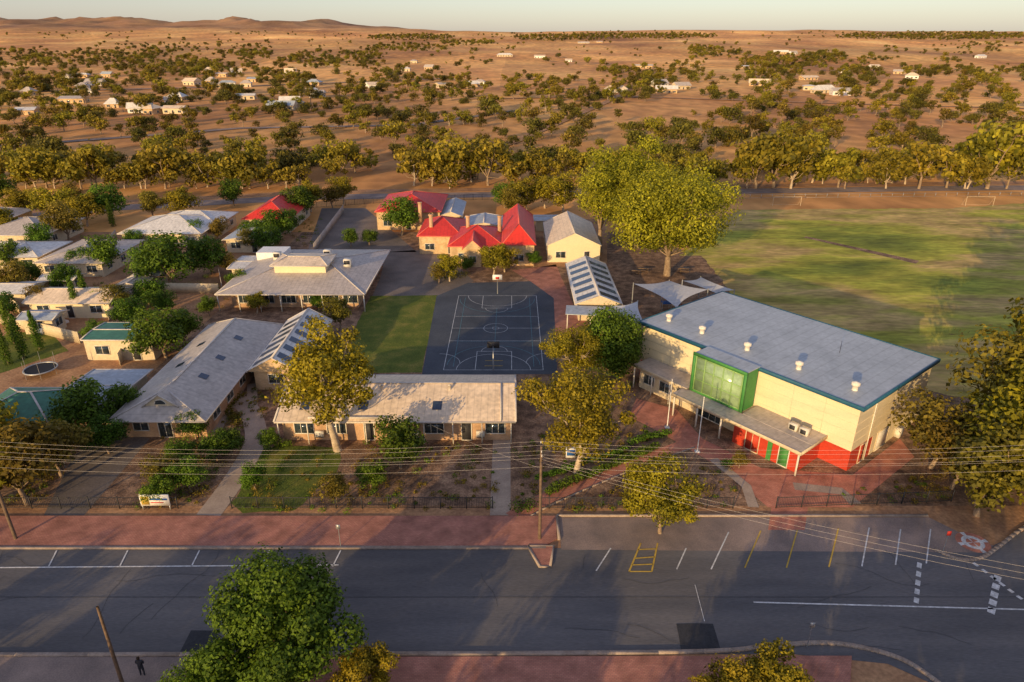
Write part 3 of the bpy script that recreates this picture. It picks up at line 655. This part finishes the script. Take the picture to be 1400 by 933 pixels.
for px_,py_ in((868,375),(880,372),(935,372)):
    x,y=W(px_,py_); mb=MB(); mb.box(-1,1,-.4,.4,.7,.76);mb.box(-1,1,-.85,-.55,.42,.47);mb.box(-1,1,.55,.85,.42,.47)
    for sx in(-.7,.7): mb.bar((sx,-.75,0),(sx,.3,.7),.07);mb.bar((sx,.75,0),(sx,-.3,.7),.07)
    mb.obj('picnic_table',['wood']).location=(x,y,0)
# ---------------------------------------------------------------- fences
def fence(name,pts,h,mat='dark',sp_=.16,post=2.4,solid=False):
    mb=MB()
    for i in range(len(pts)-1):
        a=Vector(pts[i]);b=Vector(pts[i+1]);L_=(b-a).length;d=(b-a)/L_
        n=int(L_/post)
        for k in range(n+1): p=a+d*(L_*k/max(n,1)); mb.box(p.x-.04,p.x+.04,p.y-.04,p.y+.04,0,h+.06)
        if solid: mb.bar((*a,h/2),(*b,h/2),.05,h)
        else:
            for z in(.15,h-.08): mb.bar((*a,z),(*b,z),.04,.05)
            if sp_:
                for k in range(int(L_/sp_)): p=a+d*(k*sp_); mb.box(p.x-.011,p.x+.011,p.y-.011,p.y+.011,.08,h)
    return mb.obj(name,[mat])
fy=51.6
fence('school_fence',[(-50,fy),(-31,fy)],1.3); fence('school_fence',[(-26,fy),(-1.8,fy)],1.3); fence('school_fence',[(1,fy),(20.5,fy)],1.3); fence('school_fence',[(24.5,fy),W(1300,686)],1.3)
fence('oval_fence',[W(995,272),W(1410,268),(190,190)],1.1,'steel',0,3.0)
fence('rear_fence',[W(380,288),W(560,275),W(745,272),W(995,272)],1.5,'dark',.4)
for a in[((-5,405),(30,430)),((165,500),(200,440)),((195,400),(300,402)),((150,440),(195,400)),((60,375),(150,345)),((295,350),(305,400)),((-10,440),(110,470)),((0,375),(45,372)),((145,345),(160,325)),((430,345),(470,290))]:
    fence('backyard_fence',[W(*a[0]),W(*a[1])],1.8,random.choice(['creamd','rf_grey_x','creamd']),solid=True)
for px_ in(1075,1338):
    x,y=W(px_,282); mb=MB()
    for sx in(-3.6,3.6): mb.tube([(sx,0,0),(sx,0,2.4)],[.045,.045],6); mb.tube([(sx,0,2.4),(sx,1.5,0)],[.02,.02],5)
    mb.tube([(-3.6,0,2.4),(3.6,0,2.4)],[.045,.045],6); mb.tube([(-3.6,1.5,.03),(3.6,1.5,.03)],[.02,.02],5)
    mb.obj('soccer_goal',['creamd']).location=(x,y,0)
S('cricket_pitch',[(1098,325),(1102,323.5),(1257,357),(1252,361)],4,'mulch')
# ---------------------------------------------------------------- poles, wires
def pole(x,y,h,arm=True,mat='wood',r=.15):
    mb=MB(); mb.tube([(0,0,0),(0,0,h*.5),(0,0,h)],[r,r*.85,r*.65],8)
    if arm:
        mb.box(-.06,.06,-1.1,1.1,h-.5,h-.38); mb.box(-.06,.06,-.7,.7,h-1.6,h-1.5)
        for yy in(-1,-.4,.4,1): mb.tube([(0,yy,h-.38),(0,yy,h-.2)],[.04,.03],6,1)
    o=mb.obj('power_pole',[mat,'whitep']); o.location=(x,y,0)
pole(2.4,47.3,9.6); pole(-43.2,47.3,9.6); pole(48,47.3,9.6); 
pole(-26.3,32.7,7,False,'wood',.13); 
wm=MB()
def wire(p,q,sag=.6,r=.006,n=12):
    pts=[]
    for i in range(n+1):
        t=i/n; v=Vector(p).lerp(Vector(q),t); v.z-=sag*4*t*(1-t); pts.append(v)
    wm.tube(pts,[r]*(n+1),4)
for yy in(-1,-.4,.4,1): wire((-43.2,47.3+yy,9.4),(2.4,47.3+yy,9.4),.9); wire((2.4,47.3+yy,9.4),(48,47.3+yy,9.4),.9); wire((-88,47.3+yy,9.4),(-43.2,47.3+yy,9.4),.9)
for yy in(-.6,.6): wire((-43.2,47.3+yy,8),(2.4,47.3+yy,8),.8); wire((2.4,47.3+yy,8),(48,47.3+yy,8),.8)
wire((2.4,47.3,7.4),(-10,62.6,3.2),.3); wire((2.4,47.3,8.6),(50,30,8.6),1.2); wire((2.4,47.3,8.3),(50,30,8.1),1.3); wire((2.4,47.3,8),(50,30,7.6),1.4)
wm.obj('power_lines',['wire'])
for px_,py_,hh_ in((953,618,6.5),(912,585,6)):
    x,y=W(px_,py_); mb=MB(); mb.tube([(0,0,0),(0,0,hh_)],[.06,.035],8); mb.tube([(0,0,hh_),(0,0,hh_+.06),(0,0,hh_+.12)],[.02,.07,.01],8); mb.box(-.25,.25,-.25,.25,0,.12); mb.obj('flagpole',['whitep']).location=(x,y,0)
for px_,py_ in((1103,885),(466,748),(1288,757),(90,640)):
    x,y=W(px_,py_); mb=MB(); mb.tube([(0,0,0),(0,0,2.4)],[.035,.03],6,0); mb.box(-.18,.18,-.055,-.035,1.95,2.4,1); mb.obj('street_sign',['steel','redcol' if px_>1200 else 'steel']).location=(x,y,0)
x,y=W(215,697); e=empty('school_sign',x,y,0); mb=MB(); mb.box(-1.35,1.35,-.05,.05,.5,1.7,0); mb.box(-1.25,-.5,-.06,-.052,.6,1.5,1); mb.box(-.4,1.2,-.06,-.052,1.1,1.3,2); mb.box(-.4,.8,-.06,-.052,.8,.9,3)
mb.box(-1.3,-1.2,-.02,.02,0,.5,4);mb.box(1.2,1.3,-.02,.02,0,.5,4); mb.obj('panel',['whitep','yellow','bluecol','redcol','steel'],e)
mb=MB(); x,y=W(1330,742)
for i,(r0,r1,mi) in enumerate(((0,.55,0),(.55,.9,1),(.9,1.35,0))):
    for k in range(20):
        t0,t1=2*math.pi*k/20,2*math.pi*(k+1)/20
        mb.add([(r0*math.cos(t0),r0*math.sin(t0),0),(r1*math.cos(t0),r1*math.sin(t0),0),(r1*math.cos(t1),r1*math.sin(t1),0),(r0*math.cos(t1),r0*math.sin(t1),0)],[(0,1,2,3)],mi if k%5 else 1)
o=mb.obj('corner_paving_mosaic',['redpave','white']); o.location=(x,y,.03)
x,y=W(780,625); mb=MB(); mb.box(-.5,.5,-.2,.2,0,1.1,0); mb.box(-.42,.42,-.22,-.202,.3,1.0,1); mb.obj('notice_board',['whitep','bluecol']).location=(x,y,0)
x,y=W(58,512); mb=MB(); n=24; c=[(1.9*math.cos(2*math.pi*i/n),1.9*math.sin(2*math.pi*i/n),.85) for i in range(n+1)]
mb.tube(c,[.1]*(n+1),6,0); 
for i in range(n): mb.add([(0,0,.82),(0,0,.82),(c[i][0],c[i][1],.83),(c[i+1][0],c[i+1][1],.83)],[(0,1,2,3)],1)
for i in range(0,n,4): mb.tube([(c[i][0],c[i][1],0),(c[i][0],c[i][1],2.5)],[.025,.025],5,0)
mb.obj('trampoline',['steel','rubber']).location=(x,y,0)
def car(x,y,rot,paint='whitep'):
    e=empty('parked_car',x,y,0,rot); prof=[(-2.2,.35),(-2.2,.8),(-2.0,.98),(-1.5,1.0),(-1.0,1.42),(.35,1.45),(1.05,1.0),(1.9,.88),(2.2,.7),(2.2,.35)]
    n=len(prof); v=[];
    for sgn in(-1,1):
        for (a,z) in prof: v.append((a,sgn*(.86 if z<1.1 else .68),z))
    f=[tuple(range(n))[::-1],tuple(range(n,2*n))]+[(i,(i+1)%n,n+(i+1)%n,n+i) for i in range(n)]
    mesh_obj('body',v,f,paint,e)
    mb=MB(); 
    for s_ in(-1,1): mb.add([(-1.25,s_*.845,1.03),(.85,s_*.845,1.03),(.3,s_*.72,1.38),(-.95,s_*.72,1.38)],[(0,1,2,3)])
    mb.add([(1.02,-.75,1.04),(1.02,.75,1.04),(.42,.62,1.44),(.42,-.62,1.44)],[(0,1,2,3)]); mb.add([(-1.5,-.75,1.03),(-1.5,.75,1.03),(-1.05,.62,1.41),(-1.05,-.62,1.41)],[(0,1,2,3)])
    mb.obj('windows',['glass'],e)
    mb=MB()
    for a in(-1.35,1.35):
        for s_ in(-1,1): mb.tube([(a,s_*.7,.33),(a,s_*.72,.33),(a,s_*.9,.33),(a,s_*.91,.33)],[.02,.33,.33,.02],14)
    mb.obj('wheels',['rubber'],e)
car(*W(72,450),math.radians(70))
# ---------------------------------------------------------------- person
def person(x,y,rot):
    e=empty('person',x,y,0,rot)
    J=[(0,0,.95),(0,0,1.15),(0,.01,1.38),(0,.0,1.5),(0,-.02,1.6),(0,-.03,1.72),
       (.19,0,1.42),(.26,-.02,1.16),(.12,-.26,1.12),(-.19,0,1.42),(-.26,-.02,1.16),(-.12,-.26,1.12),
       (.1,0,.9),(.12,-.02,.5),(.13,.02,.09),(.14,-.14,.04),(-.1,0,.9),(-.12,-.02,.5),(-.13,.02,.09),(-.14,-.14,.04)]
    R=[.15,.14,.16,.06,.09,.085,.07,.05,.035,.07,.05,.035,.1,.07,.05,.04,.1,.07,.05,.04]
    E=[(0,1),(1,2),(2,3),(3,4),(4,5),(2,6),(6,7),(7,8),(2,9),(9,10),(10,11),(0,12),(12,13),(13,14),(14,15),(0,16),(16,17),(17,18),(18,19)]
    me=bpy.data.meshes.new('body'); me.from_pydata(J,E,[]); o=link(bpy.data.objects.new('body',me),e); me.materials.append(M['cloth'])
    sk=o.modifiers.new('s','SKIN')
    for i,v in enumerate(me.skin_vertices[0].data): v.radius=(R[i],R[i]); v.use_root=(i==0)
    o.modifiers.new('u','SUBSURF').levels=1; o.modifiers['u'].render_levels=2
    mb=MB(); 
    mb.tube([(0,-.03,1.53),(0,-.04,1.57),(0,-.04,1.65),(0,-.03,1.73),(0,-.02,1.77)],[.03,.075,.098,.08,.02],10,0); mb.tube([(0,.0,1.6),(0,.01,1.68),(0,-.01,1.76),(0,-.01,1.8)],[.1,.108,.09,.02],10,1)
    mb.tube([(0,-.13,1.64),(0,-.155,1.62)],[.02,.012],5,0)
    for s_ in(-1,1):
        mb.tube([(s_*.12,-.26,1.12),(s_*.1,-.3,1.12),(s_*.08,-.34,1.12)],[.035,.042,.02],6,0)
        for k in range(4): mb.tube([(s_*(.11-.02*k),-.32,1.13),(s_*(.1-.02*k),-.36,1.135),(s_*(.08-.02*k),-.37,1.11)],[.01,.009,.007],5,0)
        mb.tube([(s_*.08,-.29,1.14),(s_*.05,-.32,1.155)],[.012,.009],5,0)
    mb.box(-.09,.09,-.37,-.29,1.09,1.12,2); mb.obj('head_and_hands',['skin','hair','dark'],e)
person(*W(196,924),math.radians(180))
# ---------------------------------------------------------------- trees
T=make_tree
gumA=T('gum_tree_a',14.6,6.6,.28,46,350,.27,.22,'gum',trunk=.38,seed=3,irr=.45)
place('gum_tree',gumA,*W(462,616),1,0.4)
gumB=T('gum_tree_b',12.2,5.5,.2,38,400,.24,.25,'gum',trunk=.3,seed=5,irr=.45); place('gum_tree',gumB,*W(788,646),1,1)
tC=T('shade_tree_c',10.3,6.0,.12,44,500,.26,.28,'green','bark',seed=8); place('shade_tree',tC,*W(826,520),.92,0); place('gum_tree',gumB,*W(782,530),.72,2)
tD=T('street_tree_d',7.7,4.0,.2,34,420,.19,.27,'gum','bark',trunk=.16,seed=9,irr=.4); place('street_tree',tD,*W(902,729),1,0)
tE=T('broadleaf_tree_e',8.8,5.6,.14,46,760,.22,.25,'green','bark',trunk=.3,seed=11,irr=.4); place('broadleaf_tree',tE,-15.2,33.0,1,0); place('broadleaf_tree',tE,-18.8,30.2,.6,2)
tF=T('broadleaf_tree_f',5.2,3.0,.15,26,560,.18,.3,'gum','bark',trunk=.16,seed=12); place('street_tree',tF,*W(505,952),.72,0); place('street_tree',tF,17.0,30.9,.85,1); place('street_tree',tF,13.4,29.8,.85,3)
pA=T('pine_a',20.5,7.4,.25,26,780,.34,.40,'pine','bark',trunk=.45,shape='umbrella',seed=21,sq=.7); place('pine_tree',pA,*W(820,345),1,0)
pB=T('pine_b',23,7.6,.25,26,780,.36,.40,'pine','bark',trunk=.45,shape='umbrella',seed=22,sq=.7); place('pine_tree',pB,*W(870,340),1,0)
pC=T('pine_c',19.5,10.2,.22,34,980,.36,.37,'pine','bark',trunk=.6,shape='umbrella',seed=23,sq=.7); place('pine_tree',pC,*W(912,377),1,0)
mid=[T('m1',8,4,.22,22,220,.32,.34,'gum',trunk=.2,seed=31,irr=.45),T('m2',8,4.4,.15,24,230,.32,.33,'green','bark',trunk=.2,seed=32),T('m3',8,3.6,.2,20,220,.32,.36,'olive','bark',trunk=.2,seed=33,irr=.45),T('m4',8,4.6,.28,26,200,.32,.3,'gum',trunk=.22,seed=34,irr=.45),T('m5',8,4.4,.12,24,230,.32,.33,'green','bark',trunk=.2,seed=35)]
for px_,py_,hh_,k in[(1335,705,9.5,2),(1272,640,8,2),(1385,660,11,3),(1410,700,10,0),(1300,668,7,2),(1372,600,12,2),(1445,640,14,0),(1500,620,17,3),(1470,560,18,0),(1540,580,20,3),(1430,600,14,3),(1600,600,20,0),
  (38,690,9,2),(-12,690,9.5,3),(85,652,6.5,2),(128,600,7,4),(172,575,4.6,4),(150,620,4.2,1),(-30,640,9,0),
  (465,452,5.5,2),(352,428,3.6,0),(287,432,3.2,1),(436,424,2.8,1),(268,600,3.6,1),(248,640,3.4,4),(262,672,3.6,1),(232,666,3.6,2),(298,630,3.4,4),(318,622,3,1),(222,690,3,1),(350,670,3.0,1),
  (548,640,5.6,1),(508,668,3.0,4),(460,688,3.4,2),(372,612,2.4,4),
  (550,322,8.5,1),(615,385,5.4,0),(675,378,6.4,0),(690,372,5.0,3),(600,388,3.6,2),
  (240,392,10,4),(205,385,6.5,1),(290,375,7.5,4),(150,372,7,1),(118,372,5,4),(228,490,7.5,4),(255,470,5,1),(380,330,7,1),(370,345,6,4),(350,330,5,4),(410,300,8,1),(425,290,8,0),(398,318,5.5,4),(165,428,5,2),(205,420,5,4),(95,330,8,2),(60,345,6,1),(20,405,6,2),(150,300,9,4),(120,310,8,0),(75,305,8,3),(10,325,7,0),(185,340,4,1),(318,378,4,2),(225,430,4,1),(135,470,3.5,1),(300,330,5,2),(340,345,5,2),
  (330,400,4,1),(180,450,5,1),(40,392,5,4),(700,296,7,2),(720,290,8,3),(745,285,9,0),(770,290,9,3),(690,285,7,4),(480,338,4,1),(505,335,3.5,4),(640,372,3,1),(730,365,3,1),(870,320,9,2),(840,300,10,0),(960,300,8,2),
  (790,560,3,1),(850,505,4,1),(1010,640,2,2),(250,300,8,0),(210,300,7,2),(320,282,7,1),(455,285,6,2),(470,280,7,3),(35,300,8,0),(0,285,9,1),(105,290,7,2),(15,370,6,4),(95,400,5,1),(60,425,4.5,2),(140,425,4,4),(270,330,5,4),(10,440,5,4)]:
    x,y=W(px_,py_); place('garden_tree' if hh_>4 else 'garden_shrub',mid[k],x,y,hh_/8*random.uniform(1.0,1.15),sz=hh_/8)
for x,y,s,k in[(-62,14,1.0,0),(-50,19,.8,3),(-41,13,1.0,1),(-33,18,.85,3),(-26,11,1.0,0),(-19,17,.8,4),(-13,9,1.0,3),(-6,15,.8,0),(0,8,.95,1),(5,14,.8,3),(10,7,1.2,0),(-36,24,.6,0),(-4,22,.55,3),(-48,5,1.2,3),(-24,2,1.2,0),(-72,20,1.0,2),(14,2,1.6,3),(-57,26,.7,0),(-80,12,1.1,3),(-90,20,1.0,0)]:
    place('street_tree',mid[k],x,y,s)
def cyp(name):
    mb=MB(); mb.tube([(0,0,-.1),(0,0,2)],[.12,.08],6,0)
    for i in range(22):
        z=.6+i*.27; clump(mb,(random.uniform(-.1,.1),random.uniform(-.1,.1),z),.62*math.sin(min(1,(6.8-z)/4.5)*1.5)+.1,110,.18,1,1.2)
    return mb.mesh(name,['bark','green'])
cy=cyp('cypress_mesh')
for px_,py_,s in((108,432,1.0),(121,422,1.0),(34,490,1),(12,498,.9),(55,478,.9),(155,310,1),(20,470,1.0)): place('cypress_tree',cy,*W(px_,py_),s)
def hedge(name,pts,w,h,n,leaf='green',ls=.16):
    q=[Vector(W(*p)) for p in pts]; mb=MB()
    for i in range(len(q)-1):
        a,b=q[i],q[i+1]; L_=(b-a).length; k=max(1,int(L_/(w*.55)))
        for j in range(k):
            p=a.lerp(b,(j+.5)/k); clump(mb,(p.x+random.uniform(-.15,.15),p.y+random.uniform(-.15,.15),h*.5*random.uniform(.8,1.15)),w*.55*random.uniform(.8,1.15),n,ls,0,h/w*.9,random.uniform(-.15,.15))
    return mb.obj(name,[leaf])
hedge('hedge',[(745,676),(820,645),(900,612)],1.1,.8,150); hedge('hedge',[(700,700),(735,692)],1.6,1.0,200); hedge('hedge',[(860,606),(915,592)],1.0,.6,120,'green'); hedge('hedge',[(985,636),(1015,632)],.8,.6,100)
hedge('hedge',[(190,398),(300,400)],1.2,1.6,120); hedge('hedge',[(330,585),(310,560),(330,540)],1.4,.7,140,'olive')
hedge('hedge',[(595,385),(640,378)],1.4,1.3,120,'olive'); hedge('hedge',[(735,655),(860,615)],.7,.5,90,'green'); hedge('hedge',[(375,608),(400,612)],1.2,.8,120)
def inpoly(x,y,p):
    c=False
    for i in range(len(p)):
        a,b=p[i],p[i-1]
        if (a[1]>y)!=(b[1]>y) and x<(b[0]-a[0])*(y-a[1])/(b[1]-a[1])+a[0]: c=not c
    return c
gc=MB()
for poly,n,hh_ in[([(330,700),(370,605),(680,605),(678,700)],150,.15),([(700,690),(700,605),(860,560),(900,600)],80,.1),([(760,700),(900,640),(1000,640),(1020,695)],70,.1),([(190,695),(225,590),(330,590),(270,700)],80,.4),([(290,585),(300,540),(370,520),(370,580)],45,.3),([(400,300),(440,300),(430,340),(400,340)],30,.6),([(0,600),(100,600),(60,690),(0,690)],60,.4),([(840,440),(900,430),(870,540),(850,540)],20,.5),([(1110,680),(1300,640),(1300,690)],40,.2),([(0,300),(140,290),(140,400),(0,400)],60,.8),([(150,330),(310,330),(310,420),(150,500)],60,.8)]:
    xs=[p[0] for p in poly];ys_=[p[1] for p in poly]; k=0
    while k<n:
        a,b=random.uniform(min(xs),max(xs)),random.uniform(min(ys_),max(ys_))
        if inpoly(a,b,poly):
            x,y=W(a,b); r=random.uniform(.15,.5)*(1+hh_); clump(gc,(x,y,r*.3),r,int(40+60*r),.12,random.choice([0,1,1]),.6,random.uniform(-.2,.2)); k+=1
gc.obj('garden_groundcover',['green','olive'])
# ---------------------------------------------------------------- distant vegetation (instanced)
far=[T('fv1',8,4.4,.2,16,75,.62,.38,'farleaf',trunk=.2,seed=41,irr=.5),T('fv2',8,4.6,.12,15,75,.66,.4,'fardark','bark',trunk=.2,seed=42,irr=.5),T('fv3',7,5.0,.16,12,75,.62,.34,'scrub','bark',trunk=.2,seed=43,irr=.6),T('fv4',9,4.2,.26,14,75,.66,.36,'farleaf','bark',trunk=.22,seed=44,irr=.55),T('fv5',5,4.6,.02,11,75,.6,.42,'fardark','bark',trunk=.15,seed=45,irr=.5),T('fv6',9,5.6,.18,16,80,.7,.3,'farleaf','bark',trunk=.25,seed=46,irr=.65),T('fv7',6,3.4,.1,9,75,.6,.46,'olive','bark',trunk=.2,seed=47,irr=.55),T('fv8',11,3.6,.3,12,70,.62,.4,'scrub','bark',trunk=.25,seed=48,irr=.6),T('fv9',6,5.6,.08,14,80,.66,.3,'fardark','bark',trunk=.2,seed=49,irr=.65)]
NV=len(far)
pts=[[] for _ in far]
def clear(px_,py_):
    for cx,cy,rx,ry in((930,152,85,20),(610,190,75,14),(840,178,45,8),(700,98,120,12),(450,192,50,9),(300,182,60,7),(1240,235,70,7),(1180,142,60,9),(520,235,45,10),(1010,122,50,7),(700,142,60,7),(1300,182,50,7),(120,190,60,6),(760,207,60,7),(220,120,60,4),(400,130,50,4),(1060,180,40,6),(480,102,60,4)):
        if ((px_-cx)/rx)**2+((py_-cy)/ry)**2<1: return True
    return False
def dens(a,b):
    if clear(a,b): return .05
    n=noise.noise((a/60,b/18,3))+.6*noise.noise((a/22,b/8,5))
    if b>200: d=.52+.6*n
    elif b>130: d=.58+1.3*n
    elif b>95: d=(.58 if a<1250 else .2)+1.4*n
    elif b>70: d=(.5 if a<520 else .04)+1.2*n*(1 if a<520 else .6)
    elif b>60: d=(.12 if a<400 else .03)+.4*n
    else: d=.01+.12*max(0,n)
    for cx,cy,rx,ry in((965,72,25,8),(1070,88,60,9),(1290,50,120,5),(1200,50,50,4),(870,50,110,4),(760,52,60,4),(1130,80,30,8),(560,66,60,4),(640,60,40,3),(1290,100,60,6),(280,36,40,5),(600,41,60,3),(560,52,60,4)):
        if ((a-cx)/rx)**2+((b-cy)/ry)**2<1: d+=.9
    return d
b=262.0
while b>30:
    q=WT(700,b)
    if not q: b-=.8; continue
    sc=F/math.hypot(q[1],40)
    a=-120+random.uniform(0,30)
    while a<1520:
        if random.random()<dens(a,b):
            p=WT(a+random.uniform(-3,3),b+random.uniform(-1.6,1.6)*min(4,sc*2))
            if p and p[1]>203:
                k=random.choices(range(NV),[3,4,3,3,3,2,3,3,3])[0]; s=random.uniform(.4,1.2)
                pts[k].append((p[0],p[1],height(*p)-.2,s))
        a+=max(2.2,sc*6.5)*random.uniform(.35,1.65)
    b-=max(.7,sc*2.3)*random.uniform(.7,1.3)
for a0,a1,b_,hs,st in((-80,340,262,10.5,19),(330,420,262,8,22),(566,676,254,11.5,17),(700,790,250,10,18),(1030,1110,260,12.5,22),(1110,1260,254,11,21),(1260,1420,262,14,25),(900,1030,252,9,26),(560,1400,232,7,30),(0,560,238,8,34)):
    a=a0
    while a<a1:
        p=W(a,b_+random.uniform(-6,5)); pts[random.choice([0,3,0,5,0])].append((p[0],max(p[1],198),-.1,hs/8*random.uniform(.6,1.2))); a+=st*random.uniform(.35,1.5)
tot=0
for k,me in enumerate(far):
    vs=[];fs=[]
    for x,y,z,s in pts[k]:
        an=random.uniform(0,6.28); n=len(vs)
        for j in range(4): vs.append((x+s*.7071*math.cos(an+j*1.5708),y+s*.7071*math.sin(an+j*1.5708),z))
        fs.append((n,n+1,n+2,n+3))
    tot+=len(fs)
    me2=bpy.data.meshes.new('distant_trees'); me2.from_pydata(vs,[],fs)
    par=link(bpy.data.objects.new('distant_trees',me2)); par.instance_type='FACES'; par.use_instance_faces_scale=True; par.show_instancer_for_render=False
    ch=bpy.data.objects.new('tree',me); link(ch,par)
print('distant',tot)
# ---------------------------------------------------------------- light, sky, camera
EL,AZ=math.radians(11.5),math.radians(209)
w=bpy.data.worlds.new('World'); scene.world=w; w.use_nodes=True; nt=w.node_tree
sky=nt.nodes.new('ShaderNodeTexSky'); sky.sky_type='NISHITA'; sky.sun_disc=False; sky.sun_elevation=EL; sky.sun_rotation=AZ; sky.dust_density=.8; sky.air_density=1.0; sky.ozone_density=2.0
bg=nt.nodes['Background']; bg.inputs[1].default_value=.12; nt.links.new(sky.outputs[0],bg.inputs[0])
b2=nt.nodes.new('ShaderNodeBackground'); b2.inputs[0].default_value=(.80,.68,.86,1); b2.inputs[1].default_value=.27
ad=nt.nodes.new('ShaderNodeAddShader'); nt.links.new(bg.outputs[0],ad.inputs[0]); nt.links.new(b2.outputs[0],ad.inputs[1]); nt.links.new(ad.outputs[0],nt.nodes['World Output'].inputs[0])
ld=bpy.data.lights.new('sun','SUN'); ld.energy=5; ld.angle=math.radians(.5); ld.color=(1,.68,.31)
lo=link(bpy.data.objects.new('sun',ld)); dv=Vector((-math.sin(AZ)*math.cos(EL),-math.cos(AZ)*math.cos(EL),-math.sin(EL))); lo.rotation_euler=dv.to_track_quat('-Z','Y').to_euler(); lo.location=(-50,-60,60)
cd=bpy.data.cameras.new('camera'); cd.lens=24; cd.sensor_width=36; cd.clip_end=20000; cd.clip_start=.5
co=link(bpy.data.objects.new('camera',cd)); co.location=(0,0,CAMZ); co.rotation_euler=(math.radians(66),0,0); scene.camera=co
scene.view_settings.view_transform='Standard'; scene.view_settings.look='None'; scene.view_settings.exposure=0
